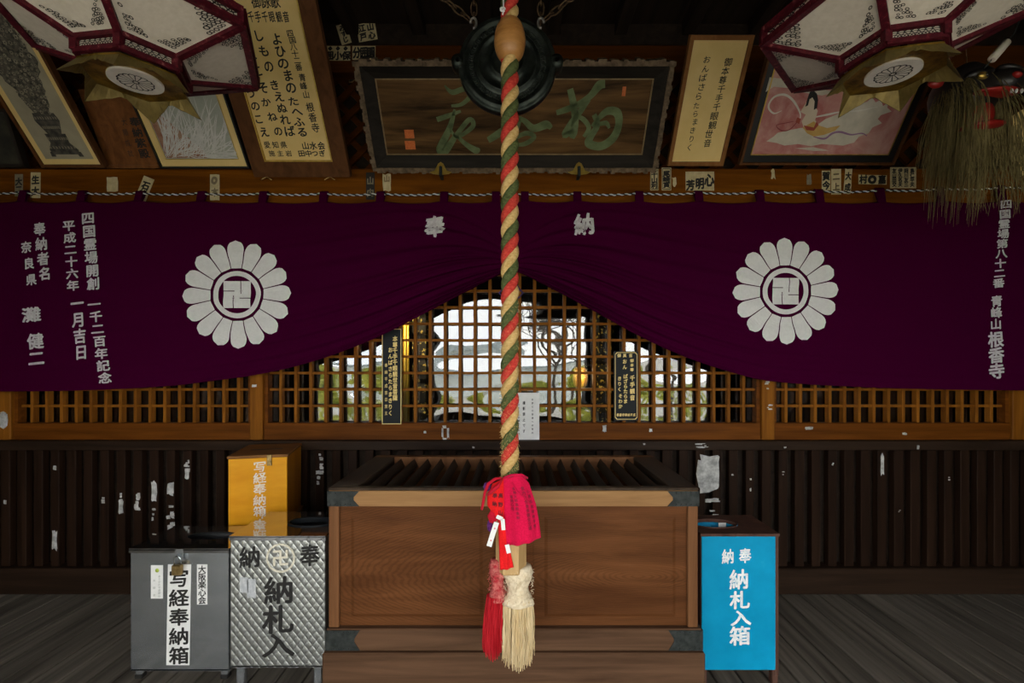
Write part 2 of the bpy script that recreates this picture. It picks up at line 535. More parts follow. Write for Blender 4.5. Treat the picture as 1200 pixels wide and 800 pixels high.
# side walls and the open front of the hall behind the camera
for nm, s in (('left', -1), ('right', 1)):
    b = MB(); b.box(s * WX, s * (WX + .12), -.7, 3.3, 0, 3.7)
    structure(b.build('wall_' + nm, darkw))
b = MB()
for s in (-1, 1):
    b.box(s * 2.82, s * 3.44, -.75, -.6, 0, 3.7)
b.box(-1.76, -1.13, -.80, -.55, 0, 2.4); b.box(1.03, 1.42, -.80, -.55, 0, 2.4)
b.box(-3.44, 3.44, -.75, -.6, 2.20, 3.7)
structure(b.build('wall_front', darkw))
b = MB(); b.add([(-4.2, -.7, 3.0), (4.2, -.7, 3.0), (4.2, -2.0, 2.55), (-4.2, -2.0, 2.55), (-4.2, -.7, 3.1), (4.2, -.7, 3.1), (4.2, -2.0, 2.65), (-4.2, -2.0, 2.65)],
                [(0, 1, 2, 3), (7, 6, 5, 4), (0, 4, 5, 1), (1, 5, 6, 2), (2, 6, 7, 3), (3, 7, 4, 0)])
structure(b.build('trim_eave', darkw))
# inner sanctuary behind the glass, its gloom painted in as near-black walls
b = MB(); b.box(-WX, WX, 5.6, 5.7, 0, 3.6); b.box(-WX - .1, -WX, 3.2, 5.7, 0, 3.6); b.box(WX, WX + .1, 3.2, 5.7, 0, 3.6); b.box(-WX, WX, 3.17, 5.7, 3.6, 3.7)
structure(b.build('wall_sanctuary', noisy('shade_black_timber', (.004, .003, .002), (.010, .007, .005), (9, 9, 9), .7, 0, .1)))
# forecourt seen only as the reflection in the glass
gravel = noisy('gravel', (.42, .40, .36), (.56, .54, .49), (40, 40, 40), .9)
b = MB(); b.box(-40, 40, -60, -.96, -.5, -.42)
structure(b.build('ground', gravel))

# ------------------------------------------------------------------ the offering chest
BF, BB = 1.95, 2.62
bx0, bx1 = X(385, BF), X(818, BF)
zT = Z(571, BF)
oc = thing('offering_chest', ((bx0 + bx1) / 2, (BF + BB) / 2, 0), 'big brown wooden offering chest with slatted top behind the bell rope', 'offering chest')
zr0, zr1 = Z(593, BF), zT
zp0 = Z(737, BF)
zb0, zb1 = Z(763, 1.935), Z(737, 1.935)
b = MB(); b.box(X(377, 1.92), X(827, 1.92), 1.92, BB + .04, 0, zb0, .006); b.build('plinth', boxb, oc)
b = MB(); b.box(X(382, 1.935), X(823, 1.935), 1.935, BB + .02, zb0, zb1, .005); b.build('bottom_rail', boxb, oc)
for xa, xb in ((bx0, X(397, BF)), (X(806, BF), bx1)):
    b = MB(); b.box(xa, xb, BF, BF + .05, zb1 - .003, zr0 + .003, .003); b.build('corner_post', boxp, oc)
    b = MB(); b.box(xa, xb, BB - .05, BB, zb1 - .003, zr0 + .003, .003); b.build('corner_post', boxp, oc)
b = MB(); b.box(X(579, BF), X(625, BF), BF + .006, BF + .04, zb1, zr0, .002); b.build('stile', boxw, oc)
for xa, xb in ((X(397, BF), X(579, BF)), (X(625, BF), X(806, BF))):
    b = MB()
    b.box(xa, xb, BF + .014, BF + .04, zb1, zr0)
    # raised field with a sloped border
    i1, i2 = .045, .058
    fr = wallframe(BF + .014)
    o_ = rect(xa + i1, xb - i1, zb1 + .035, zr0 - .045); q_ = rect(xa + i2, xb - i2, zb1 + .048, zr0 - .058)
    vs = [fr(u, v, 0) for u, v in o_] + [fr(u, v, .006) for u, v in q_]
    b.add(vs, [(4, 5, 6, 7)] + [(i, (i + 1) % 4, 4 + (i + 1) % 4, 4 + i) for i in range(4)])
    b.build('front_panel', boxw, oc)
for xa, xb in ((bx0 + .012, bx0 + .04), (bx1 - .04, bx1 - .012)):
    b = MB(); b.box(xa, xb, BF + .05, BB - .05, zb1, zr0); b.build('side_panel', boxw, oc)
b = MB(); b.box(bx0 + .05, bx1 - .05, BB - .04, BB - .012, zb1, zr0); b.build('back_panel', boxw, oc)
b = MB(); b.box(bx0, bx1, BF - .006, BF + .03, zr0, zr1 - .012, .003); b.build('top_rail', boxr, oc)
b = MB()
b.box(bx0, bx1, BF - .004, BF + .028, zr1 - .012, zr1, .003)
b.box(bx0, bx0 + .11, BF + .028, BB - .05, zr0, zr1, .003); b.box(bx1 - .11, bx1, BF + .028, BB - .05, zr0, zr1, .003)
b.build('top_frame', boxd, oc)
b = MB(); b.box(bx0, bx1, BB - .05, BB, zr0, zr1, .003); b.build('back_rail', boxp, oc)
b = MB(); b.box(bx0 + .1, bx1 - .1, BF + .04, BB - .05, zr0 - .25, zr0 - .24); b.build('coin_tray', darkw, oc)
ns = 18
for i in range(ns):
    xx = bx0 + .11 + (bx1 - bx0 - .22) * (i + .5) / ns
    b = MB()
    y0, y1 = BF + .026, BB - .048
    b.add([(xx - .019, y0, zr1 - .048), (xx + .019, y0, zr1 - .048), (xx, y0, zr1 - .008), (xx - .019, y1, zr1 - .048), (xx + .019, y1, zr1 - .048), (xx, y1, zr1 - .008)],
          [(0, 1, 2), (5, 4, 3), (0, 3, 4, 1), (1, 4, 5, 2), (2, 5, 3, 0)])
    b.build('slat', boxd, oc)
def strap(xc, s, z0, z1, yf, ln):
    b = MB(); f = wallframe(yf)
    m = (z0 + z1) / 2
    poly = [(xc, z0), (xc + s * ln, z0), (xc + s * (ln - .022), m - .006), (xc + s * (ln - .022), m + .006), (xc + s * ln, z1), (xc, z1)]
    b.prism(poly if s > 0 else poly[::-1], f, 0, .003)
    b.box(xc - s * .003, xc, yf, yf + .09, z0, z1)
    for k in range(5):
        for zz in (z0 + .007, z1 - .007):
            b.lathe([(.0035, 0), (.0025, .002), (0, .003)], f(xc + s * (.01 + k * .02), zz, .003), 8, Matrix.Rotation(math.radians(90), 3, 'X'))
    b.build('metal_corner', iron, oc)
strap(bx0, 1, zr0 + .002, zr1 - .013, BF - .006, .125); strap(bx1, -1, zr0 + .002, zr1 - .013, BF - .006, .125)
strap(X(382, 1.935), 1, zb0 + .004, zb1 - .004, 1.935, .135); strap(X(823, 1.935), -1, zb0 + .004, zb1 - .004, 1.935, .135)

# ------------------------------------------------------------------ donation boxes
steel = noisy('brushed_steel', (.52, .56, .58), (.60, .63, .65), (5, 5, 16), .24, .92, .5, 3, 0, rvar=.05)
steel_top = noisy('polished_steel', (.46, .47, .47), (.52, .52, .51), (12, 12, 12), .05, .97, .5)
darkhole = mat('hole_shade', (.02, .02, .022), .6)  # near-black stands in for the shade inside box openings
brass_old = noisy('old_brass', (.20, .13, .05), (.36, .25, .10), (60, 60, 60), .42, .8)
def quilt_material():
    m = mat('embossed_steel', (.45, .46, .44), .25, .95)
    t = m.node_tree; b = t.nodes['Principled BSDF']
    tc = t.nodes.new('ShaderNodeTexCoord'); sx = t.nodes.new('ShaderNodeSeparateXYZ')
    t.links.new(tc.outputs['Object'], sx.inputs[0])
    def M(op, a, bb=None):
        n = t.nodes.new('ShaderNodeMath'); n.operation = op
        for i, v in enumerate((a, bb)):
            if v is None: continue
            if isinstance(v, (int, float)): n.inputs[i].default_value = v
            else: t.links.new(v, n.inputs[i])
        return n.outputs[0]
    kx, kz = math.pi / .034, math.pi / .043
    a = M('ADD', M('MULTIPLY', sx.outputs['X'], kx), M('MULTIPLY', sx.outputs['Z'], kz))
    c = M('SUBTRACT', M('MULTIPLY', sx.outputs['X'], kx), M('MULTIPLY', sx.outputs['Z'], kz))
    h = M('SQRT', M('MULTIPLY', M('ABSOLUTE', M('SINE', a)), M('ABSOLUTE', M('SINE', c))))
    bp = t.nodes.new('ShaderNodeBump'); bp.inputs['Distance'].default_value = .0022
    t.links.new(h, bp.inputs['Height']); t.links.new(bp.outputs['Normal'], b.inputs['Normal'])
    n = t.nodes.new('ShaderNodeTexNoise'); n.inputs['Scale'].default_value = 9
    t.links.new(tc.outputs['Object'], n.inputs['Vector'])
    r = t.nodes.new('ShaderNodeMapRange'); r.inputs['To Min'].default_value = .34; r.inputs['To Max'].default_value = .48
    t.links.new(n.outputs['Fac'], r.inputs['Value']); t.links.new(r.outputs['Result'], b.inputs['Roughness'])
    return m
quilt = quilt_material()

def hole_plate(b, x0, x1, y0, y1, z, cx, cy, rx, ry, th=.006, n=32, rim=True):
    """a flat sheet with an oval hole and a short collar down into it"""
    ins = [(cx + rx * math.cos(2 * math.pi * i / n), cy + ry * math.sin(2 * math.pi * i / n)) for i in range(n)]
    out = []
    for i in range(n):
        c, s = math.cos(2 * math.pi * i / n), math.sin(2 * math.pi * i / n)
        tx = ((x1 - cx) / c) if c > 1e-6 else ((x0 - cx) / c if c < -1e-6 else 1e9)
        ty = ((y1 - cy) / s) if s > 1e-6 else ((y0 - cy) / s if s < -1e-6 else 1e9)
        k = min(tx, ty); out.append((cx + c * k, cy + s * k))
    # corners
    for cxn, cyn in ((x0, y0), (x1, y0), (x1, y1), (x0, y1)):
        j = min(range(n), key=lambda i: (out[i][0] - cxn) ** 2 + (out[i][1] - cyn) ** 2); out[j] = (cxn, cyn)
    f = Frame((0, 0, z), (1, 0, 0), (0, 1, 0))
    b.ring(out, ins, f, -th, 0)
    if rim: b.ring([(cx + (rx + .006) * math.cos(2 * math.pi * i / n), cy + (ry + .006) * math.sin(2 * math.pi * i / n)) for i in range(n)], ins, f, 0, .004)

def walls(b, x0, x1, y0, y1, z0, z1, th=.008, bev=.002):
    b.box(x0, x1, y0, y0 + th, z0, z1, bev); b.box(x0, x1, y1 - th, y1, z0, z1, bev)
    b.box(x0, x0 + th, y0 + th, y1 - th, z0, z1); b.box(x1 - th, x1, y0 + th, y1 - th, z0, z1); b.box(x0, x1, y0, y1, z0, z0 + th)

# plain steel box
Y1 = 2.21
x0, x1, z0, z1 = X(153, Y1), X(268, Y1), Z(786, Y1), Z(644, Y1)
sb = thing('donation_box', ((x0 + x1) / 2, 2.355, 0), 'plain brushed steel donation box with white paper strips and a padlock', 'donation box')
b = MB(); walls(b, x0, x1, Y1, 2.50, z0, z1); b.build('body', steel, sb)
b = MB(); hole_plate(b, x0 - .004, x1 + .004, Y1 - .006, 2.505, z1 + .008, (x0 + x1) / 2 + .05, 2.37, .12, .055, .008, rim=False)
b.box(x0 - .004, x1 + .004, Y1 - .006, Y1 - .003, z1 - .012, z1 + .004); b.build('lid', steel_top, sb)
b = MB(); b.box(x0 + .008, x1 - .008, Y1 + .008, 2.492, z1 - .04, z1 - .035); b.build('hole_shade_sheet', darkhole, sb)  # dark sheet under the lid, put in as the hole's shade
for xa in (x0 + .012, x1 - .042):
    for ya in (Y1 + .01, 2.46):
        b = MB(); b.box(xa, xa + .03, ya, ya + .03, .018, z0 + .02, .003); l = b.build('leg', steel, sb)
        q = MB(); q.box(xa - .002, xa + .032, ya - .002, ya + .032, 0, .02, .003); q.build('rubber_foot', black_ink, l)
f1 = wallframe(Y1)
def slip(parent, nm, px0, py0, px1, py1, Y, cols, m, ink, th=.0012, skew=0):
    """a paper strip stuck on a wall-parallel face with columns of characters (text, px x, py first, py last, size)"""
    f = wallframe(Y); q = MB()
    q.prism([(X(px0 - skew, Y), Z(py1, Y)), (X(px1 - skew, Y), Z(py1, Y)), (X(px1, Y), Z(py0, Y)), (X(px0, Y), Z(py0, Y))], f, 0, th)
    o = q.build(nm, m, parent)
    q = MB()
    for c in cols:
        text, cx, ya, yb, sz = c[:5]
        column(q, text, f, (X(cx, Y), Z(ya, Y)), (X(cx, Y), Z(yb, Y)), sz * Y / F, (c[5] if len(c) > 5 else sz) * Y / F, c[6] if len(c) > 6 else .03, 0, th + .0004)
    if q.v: q.build('lettering', ink, o)
    return o
slip(sb, 'paper_strip', 197, 661, 224, 779, Y1, [('写経奉納箱', 210, 678, 768, 23, 20, .03)], white_paper, black_ink, skew=2)
slip(sb, 'paper_strip', 231, 661, 243, 708, Y1, [('大阪楽心会', 237, 667, 703, 9, 9, .03)], white_paper, black_ink)
so = slip(sb, 'paper_strip', 177, 662, 191, 701, Y1, [('ありがたや高野山', 187, 675, 698, 3, 3, .0), ('大師会', 181, 680, 697, 3, 3, .0)], white_paper, mat('grey_ink', (.25, .27, .25), .6))
q = MB(); q.lathe([(.0, 0), (.009, 0), (.009, .0006), (0, .0006)], f1(X(184.5, Y1), Z(668, Y1), .0014), 16, Matrix.Rotation(math.radians(90), 3, 'X')); q.build('green_seal', mat('lime_green', (.35, .45, .06), .6), so)
b = MB(); b.box(X(207, Y1), X(216, Y1), Y1 - .009, Y1 - .006, Z(655, Y1), Z(642, Y1), .001); b.box(X(209.5, Y1), X(213.5, Y1), Y1 - .016, Y1 - .009, Z(652, Y1), Z(648, Y1), .001); b.build('hasp', steel, sb)
pk = thing('padlock', tuple(P(211, 672, Y1 - .02)), 'small tarnished brass padlock hanging on the plain steel box', 'padlock')
b = MB(); b.box(X(206, Y1), X(217.5, Y1), Y1 - .032, Y1 - .012, Z(671, Y1), Z(659, Y1), .004); b.build('lock_body', brass_old, pk)
b = MB()
pts = [(X(208, Y1), Y1 - .022, Z(659, Y1)), (X(208, Y1), Y1 - .022, Z(653, Y1))] + [(X(211.7, Y1) - .0145 * math.cos(a), Y1 - .022, Z(653, Y1) + .014 * math.sin(a)) for a in (.5, 1.0, 1.57, 2.1, 2.6)] + [(X(215.4, Y1), Y1 - .022, Z(653, Y1)), (X(215.4, Y1), Y1 - .022, Z(659, Y1))]
b.tube(pts, .0032, 8); b.build('shackle', steel, pk)

# embossed steel box
Y2 = 2.15
x0, x1, z0, z1 = X(270, Y2), X(381, Y2), Z(782, Y2), Z(629, Y2)
qb = thing('donation_box', ((x0 + x1) / 2, 2.31, 0), 'embossed stainless steel box with black brushed characters and an oval slot', 'donation box')
b = MB(); walls(b, x0, x1, Y2, 2.485, z0, z1); b.build('body', quilt, qb)
b = MB(); hole_plate(b, x0 - .003, x1 + .003, Y2 - .005, 2.49, z1 + .006, (x0 + x1) / 2 + .075, 2.33, .105, .062, .006, rim=False)
b.box(x0 - .003, x1 + .003, Y2 - .005, Y2 - .002, z1 - .014, z1 + .003); lid = b.build('lid', steel_top, qb)
b = MB(); hcx = (x0 + x1) / 2 + .075
b.ring([(hcx + .113 * math.cos(i * math.pi / 16), 2.33 + .069 * math.sin(i * math.pi / 16)) for i in range(32)], [(hcx + .104 * math.cos(i * math.pi / 16), 2.33 + .061 * math.sin(i * math.pi / 16)) for i in range(32)], Frame((0, 0, z1 + .006), (1, 0, 0), (0, 1, 0)), -.02, .005)
b.build('black_rim', blackg, lid)
b = MB(); b.box(x0 + .008, x1 - .008, Y2 + .008, 2.477, z1 - .04, z1 - .035); b.build('hole_shade_sheet', darkhole, qb)  # dark sheet added so the oval hole reads as shaded
for xa in (x0 + .02, x1 - .055):
    for ya in (Y2 + .01, 2.44):
        b = MB(); b.box(xa, xa + .035, ya, ya + .03, 0, z0 + .02, .003); b.build('leg', steel, qb)
f2 = wallframe(Y2 - .001)
def px_chars(parent, name, items, Y, ink, bold=.035, w=.0012):
    f = wallframe(Y); q = MB()
    for ch, cx, cy, sx, sy in items: write(q, ch, f, X(cx, Y), Z(cy, Y), sx * Y / F, sy * Y / F, bold, 0, w)
    return q.build(name, ink, parent)
px_chars(qb, 'lettering', [('納', 293, 653, 24, 25), ('奉', 363, 651, 23, 25), ('納', 327, 692, 34, 32), ('札', 326, 726, 36, 33), ('入', 326, 756, 38, 28)], Y2, black_ink, .028)
q = MB()
def circ(r, n=48, c=(0, 0)): return [(c[0] + r * math.cos(2 * math.pi * i / n), c[1] + r * math.sin(2 * math.pi * i / n)) for i in range(n)]
cc = (X(329, Y2), Z(653.5, Y2)); pm = Y2 / F
q.ring(circ(17 * pm, c=cc), circ(14.8 * pm, c=cc), f2, 0, .0016)
write(q, '卍', f2, cc[0], cc[1], 20 * pm, 20 * pm, .03, 0, .0014)
q.build('temple_crest', noisy('frosted_cream', (.62, .58, .46), (.72, .67, .54), (50, 50, 50), .6), qb)
q = MB(); 
for (a, b_, c, d) in ((281, 676, 291, 694), (290, 678, 300, 700)): q.prism(rect(X(a, Y2), X(c, Y2), Z(d, Y2), Z(b_, Y2)), f2, .0, .0012)
q.build('paper_trace', noisy('pale_residue', (.40, .42, .44), (.52, .53, .54), (50, 50, 50), .7), qb)

# ochre wooden box on a stool behind them
och = noisy('ochre_lacquered_wood', (.66, .27, .004), (.78, .36, .012), (3, 3, 10), .35, 0, .18, 4, .0003, rvar=.1)
och_s = wood('ochre_side_wood', (.36, .13, .006), (.50, .20, .012), 'z', .5)
lid_w = wood('box_lid_timber', (.14, .06, .02), (.26, .12, .04), 'x', .5)
YO = 2.545
ang = math.radians(13)
ox = X(267.5, YO)
wO, dO = .285, .355
zO1, zO0 = Z(537, YO), Z(619, YO)
fo = Frame((ox, YO, 0), (math.cos(ang), math.sin(ang), 0), (0, 0, 1))
RO = Matrix.Translation((ox, YO, 0)) @ Matrix.Rotation(ang, 4, 'Z')
ob = thing('donation_box', tuple(RO @ Vector((wO / 2, dO / 2, zO0))), 'ochre yellow wooden box with faded white characters behind the steel boxes', 'donation box')
b = MB(); b.box(0, wO, 0, .012, zO0, zO1 - .004, .002, RO); b.build('front_panel', och, ob)
b = MB(); b.box(0, wO, dO - .012, dO, zO0, zO1 - .004, 0, RO); b.build('back_panel', och, ob)
b = MB(); b.box(0, .012, .012, dO - .012, zO0, zO1 - .004, 0, RO); b.box(wO - .012, wO, .012, dO - .012, zO0, zO1 - .004, 0, RO); b.box(0, wO, 0, dO, zO0, zO0 + .012, 0, RO); b.build('side_panel', och_s, ob)
b = MB(); b.box(-.006, wO + .006, -.006, dO + .006, zO1 - .004, zO1 + .012, .003, RO)
lid = b.build('lid', lid_w, ob)
b = MB(); b.box(.06, wO - .06, dO * .45, dO * .5, zO1 + .0121, zO1 + .013, 0, RO); b.build('coin_slot', darkhole, lid)
b = MB(); b.box(wO * .66, wO * .74, -.012, -.004, zO1 - .045, zO1 + .012, .001, RO); b.box(wO * .67, wO * .73, -.018, -.010, zO1 - .032, zO1 - .018, .001, RO); b.build('hasp', brass_old, ob)
q = MB()
for i, ch in enumerate('写経奉納箱'): write(q, ch, fo, wO * .53, zO1 - .052 - i * .0585, .062, .056, .02, random.uniform(-.03, .03), .0012)
q.build('lettering', noisy('worn_white_paint', (.70, .42, .22), (.78, .72, .62), (50, 50, 50), .7, lo=.3, hi=.5), ob)
stl = thing('stool', tuple(RO @ Vector((wO / 2, dO / 2, 0))), 'low wooden stool carrying the ochre yellow box', 'stool')
b = MB(); b.box(-.02, wO + .02, .0, dO, zO0 - .03, zO0, .003, RO); b.build('stool_top', lid_w, stl)
for a in (0, wO - .035):
    for c in (.01, dO - .045):
        b = MB(); b.box(a, a + .035, c, c + .035, 0, zO0 - .03, .003, RO); b.build('leg', lid_w, stl)

# blue box
blue = noisy('blue_paint', (.001, .24, .44), (.002, .29, .52), (6, 6, 6), .45, 0, .12, 5, .0006, rvar=.1, c3=(.02, .34, .56))
blue_d = wood('box_side_timber', (.05, .025, .018), (.11, .055, .04), 'z', .5)
Y3 = 2.17
x0, x1, z0, z1 = X(822.5, Y3), X(909, Y3), Z(785, Y3), Z(628, Y3)
bb = thing('donation_box', ((x0 + x1) / 2, 2.31, 0), 'blue painted donation box with white characters beside the offering chest', 'donation box')
b = MB(); b.box(x0, x1, Y3, Y3 + .012, z0, z1, .002); b.build('front_panel', blue, bb)
b = MB()
for xa in (x0 - .003, x1 - .004): b.box(xa, xa + .022, Y3 + .006, 2.42, z0 - .03, z1, .003)
b.box(x0, x1, 2.40, 2.42, z0, z1); b.box(x0, x1, Y3 + .012, 2.41, z0, z0 + .012)
b.build('side_panel', blue_d, bb)
for xa in (x0 - .002, x1 - .012):
    for ya in (Y3 + .008, 2.39):
        b = MB(); b.box(xa, xa + .028, ya, ya + .03, 0, z0 + .01, .003); b.build('leg', blue_d, bb)
b = MB(); hole_plate(b, x0 - .006, x1 + .016, Y3 - .004, 2.43, z1 + .012, (x0 + x1) / 2 - .06, 2.30, .105, .06, .012)
lid = b.build('lid', blue_d, bb)
q = MB(); hc = ((x0 + x1) / 2 - .06, 2.30)
q.lathe([(.106, -.11), (.106, .0), (.112, .002), (.112, .0), ], (0, 0, 0), 32, Matrix.Identity(3))
q.v = [Vector((hc[0] + p.x, hc[1] + p.y * .061 / .106, z1 + .0135 + p.z)) for p in q.v]
q.build('blue_rim', blue, lid)
px_chars(bb, 'lettering', [('納', 853, 652, 14, 17), ('奉', 873, 651, 14, 17), ('納', 866, 679, 22, 23), ('札', 867, 703, 23, 21), ('入', 868, 724, 24, 18), ('箱', 867, 745, 24, 22)], Y3, noisy('brushed_white_paint', (.50, .60, .66), (.80, .82, .82), (60, 60, 60), .7, lo=.3, hi=.55), .03)

q = MB(); q.box(X(842, 2.33), X(851, 2.33), 2.33, 2.332, z1 - .095, z1 + .006, 0); tag(q.build('offering_slip', white_paper), 'white paper slip poking up in the round opening of the blue box', 'paper slip')
# ------------------------------------------------------------------ bell rope
YR = 1.72
rx = X(597.5, YR)
rope_red = noisy('red_rope_fibre', (.42, .025, .02), (.62, .075, .05), (90, 90, 160), .85, 0, .15, 4, .0012)
rope_yel = noisy('straw_rope_fibre', (.50, .31, .10), (.68, .47, .20), (90, 90, 160), .85, 0, .15, 4, .0012)
rope_grn = noisy('green_rope_fibre', (.050, .064, .020), (.115, .140, .050), (90, 90, 160), .85, 0, .15, 4, .0012)
ztop, zbot = 3.62, Z(558, YR)
br = thing('bell_rope', (rx, YR, Z(775, YR)), 'thick twisted red, green and straw bell rope hanging before the chest', 'bell rope')
pitch = 47.0 * YR / F
for k, (m, ph) in enumerate(((rope_red, 0), (rope_yel, 1), (rope_grn, 2))):
    b = MB(); pts, rs = [], []
    n = int((ztop - zbot) / pitch * 16)
    for i in range(n + 1):
        z = zbot + (ztop - zbot) * i / n
        a = 2 * math.pi * ((z - Z(244, YR)) / pitch) + 2 * math.pi * ph / 3 - math.pi / 2
        jr = 1 + .03 * math.sin(i * .7 + k)
        pts.append((rx + .0155 * math.cos(a), YR + .0155 * math.sin(a), z)); rs.append(.0172 * jr)
    b.tube(pts, rs, 10); b.build('rope_strand', m, br)
# faded frayed fluff on the lower rope
b = MB()
for i in range(700):
    z = zbot + random.random() ** 1.5 * .62
    a = random.uniform(math.pi, 2 * math.pi)
    r = .030
    p = Vector((rx + r * math.cos(a), YR + r * math.sin(a), z))
    d = Vector((random.uniform(-.5, .5) + .6 * math.cos(a), .5 * math.sin(a), random.uniform(-.6, .6))) * random.uniform(.004, .011)
    b.tube([p, p + d * .6, p + d + Vector((0, 0, -.002))], .0006, 3, False)
b.build('frayed_fibre', rope_yel, br)
beadw = noisy('turned_bead_wood', (.32, .13, .03), (.50, .24, .07), (14, 14, 60), .38, 0, .5, 5, .0004)
zc = Z(47, YR); rb = 18.5 * YR / F; hb = 24 * YR / F
b = MB(); b.lathe([(.026, -hb)] + [(.026 + (rb - .026) * math.sin(math.pi * (i / 16) ** .9) ** .62, -hb + 2 * hb * i / 16) for i in range(1, 16)] + [(.026, hb), (.020, hb - .01)], (rx, YR, zc), 32)
b.build('wooden_bead', beadw, br)
b = MB(); b.tube([(rx - .020, YR - .035, ztop), (rx - .022, YR - .036, Z(22, YR)), (rx - .024, YR - .052, Z(29, YR))], .003, 6)
b.tube([(rx - .024 + .008 * math.cos(a), YR - .046, Z(22, YR) + .006 * math.sin(a)) for a in [i * .7 for i in range(9)]], .0035, 6)
b.build('white_cord', white_paper, br)
# handle block, straw binding and the two tassels
hand = noisy('handle_wood', (.42, .26, .10), (.58, .38, .17), (20, 20, 4), .5)
b = MB(); b.lathe([(.050, 0), (.054, .004), (.054, .30), (.046, .304)], (rx + .004, YR, Z(668, YR)), 6, None, False); b.build('wooden_handle', hand, br)
straw = noisy('straw_fibre', (.60, .44, .22), (.76, .62, .38), (60, 60, 8), .85, 0, .15)
straw_w = noisy('pale_straw_binding', (.64, .52, .34), (.80, .70, .52), (70, 70, 70), .9, 0, .1, 5, .004)
redf = noisy('red_fibre', (.38, .006, .012), (.56, .02, .03), (60, 60, 8), .85, 0, .15)
redbind = noisy('faded_red_binding', (.42, .03, .04), (.62, .20, .17), (70, 70, 70), .9, 0, .1, 5, .004)
cxs, cxr = X(606, YR), X(582, YR)
def bulge(m, cx, rr, y0, y1, nm, n=24):
    b = MB(); vs = []; rows = 10
    for i in range(rows + 1):
        t = i / rows; z = Z(y0 + (y1 - y0) * t, YR)
        r = rr * (.82 + .22 * math.sin(t * math.pi * 2.2 + .4) * (.5 + .5 * t) + .12 * t)
        b_r = []
        for j in range(n):
            a = 2 * math.pi * j / n
            q = r * (1 + .05 * math.sin(5 * a + i) + random.uniform(-.03, .03))
            vs.append((cx + q * math.cos(a), YR + q * math.sin(a) * .9, z))
    fs = [(i * n + j, i * n + (j + 1) % n, (i + 1) * n + (j + 1) % n, (i + 1) * n + j) for i in range(rows) for j in range(n)]
    b.add(vs, fs + [tuple(range(n)), tuple(rows * n + j for j in range(n))], True)
    for k in range(260):
        a = random.uniform(math.pi, 2 * math.pi); t = random.random(); z = Z(y0 + (y1 - y0) * t, YR)
        p = Vector((cx + rr * math.cos(a), YR + rr * math.sin(a) * .9, z))
        d = Vector((random.uniform(-.7, .7), -.4, random.uniform(-.8, .5))) * .012
        b.tube([p, p + d], .0007, 3, False)
    b.build(nm, m, br)
bulge(straw_w, X(607, YR), 17 * YR / F, 662, 705, 'straw_binding')
bulge(redbind, X(583, YR), 9.5 * YR / F, 655, 702, 'red_binding')
def tassel(m, cx, w, yt, yb, nstr, nm, spread, lean):
    b = MB()
    for i in range(nstr):
        a = random.uniform(0, 2 * math.pi); q = math.sqrt(random.random())
        ux, uy = q * math.cos(a), q * math.sin(a)
        ln = (1 - .30 * random.random() ** 2.2) * (1 - .10 * abs(ux))
        z0_, z1_ = Z(yt, YR), Z(yt + (yb - yt) * ln, YR)
        x0_ = cx + ux * w * .86; x1_ = cx + ux * w * spread + lean
        pts = []
        wv = random.uniform(-.006, .006)
        for k in range(6):
            t = k / 5
            s = math.sin(t * math.pi * .5)
            pts.append((x0_ + (x1_ - x0_) * s + wv * math.sin(t * 5 + i), YR + uy * w * (.8 + .3 * s), z0_ + (z1_ - z0_) * t))
        b.tube(pts, [.0016, .0018, .0018, .0017, .0014, .0008], 4, False)
    b.build(nm, m, br)
tassel(straw, X(607, YR), 19 * YR / F, 700, 778, 520, 'straw_tassel', 1.02, 0)
tassel(redf, X(581, YR), 11.5 * YR / F, 697, 769, 300, 'red_tassel', 1.05, -.008)

# ------------------------------------------------------------------ red prayer cloths tied round the rope
crimson = fabric('crimson_cloth', (.55, .004, .045), (.66, .008, .065), 200)
scarlet = fabric('scarlet_cloth', (.66, .010, .012), (.76, .016, .018), 200)
deepred = fabric('deep_red_ribbon', (.42, .006, .02), (.50, .01, .03), 200)
violet = fabric('violet_cloth', (.08, .012, .10), (.16, .04, .22), 90)
dark_ink = mat('dark_red_ink', (.16, .004, .02), .8)
def cloth_patch(rows, y0, bulge, nu=18, sub=6, fold=.004, nf=5, th=.002):
    """rows of (left x, left y, right x, right y) in picture pixels, draped at distance y0 and bulging toward the camera; returns builder and surface function"""
    def surf(u, v, off=0.0):
        s = v * (len(rows) - 1); i = min(int(s), len(rows) - 2); t = s - i
        r = [rows[i][k] * (1 - t) + rows[i + 1][k] * t for k in range(4)]
        px, py = r[0] + (r[2] - r[0]) * u, r[1] + (r[3] - r[1]) * u
        d = bulge * math.sin(math.pi * min(max(u, 0), 1)) ** .8 * (.55 + .45 * v) + fold * v * math.sin(nf * math.pi * u + 1.2 * v)
        Y = y0 - d - off
        return Vector((X(px, y0), Y, Z(py, y0)))
    b = MB(); nv = (len(rows) - 1) * sub
    vs = [surf(i / nu, j / nv) for j in range(nv + 1) for i in range(nu + 1)] + [surf(i / nu, j / nv, -th) for j in range(nv + 1) for i in range(nu + 1)]
    W = nu + 1; o = W * (nv + 1); fs = []
    for j in range(nv):
        for i in range(nu):
            a = j * W + i
            fs += [(a, a + 1, a + 1 + W, a + W), (o + a, o + a + W, o + a + 1 + W, o + a + 1)]
    for i in range(nu): fs += [(i, o + i, o + i + 1, i + 1), (nv * W + i, nv * W + i + 1, o + nv * W + i + 1, o + nv * W + i)]
    for j in range(nv):
        a, c = j * W, j * W + nu
        fs += [(a, a + W, o + a + W, o + a), (c, o + c, o + c + W, c + W)]
    b.add(vs, fs, True)
    return b, surf
YC = YR - .045
b, sf = cloth_patch([(588, 561, 610, 554), (588, 566, 620, 566), (589, 585, 628, 590), (590, 610, 632, 612), (592, 638, 634, 629)], YC, .035, fold=.005, nf=6)
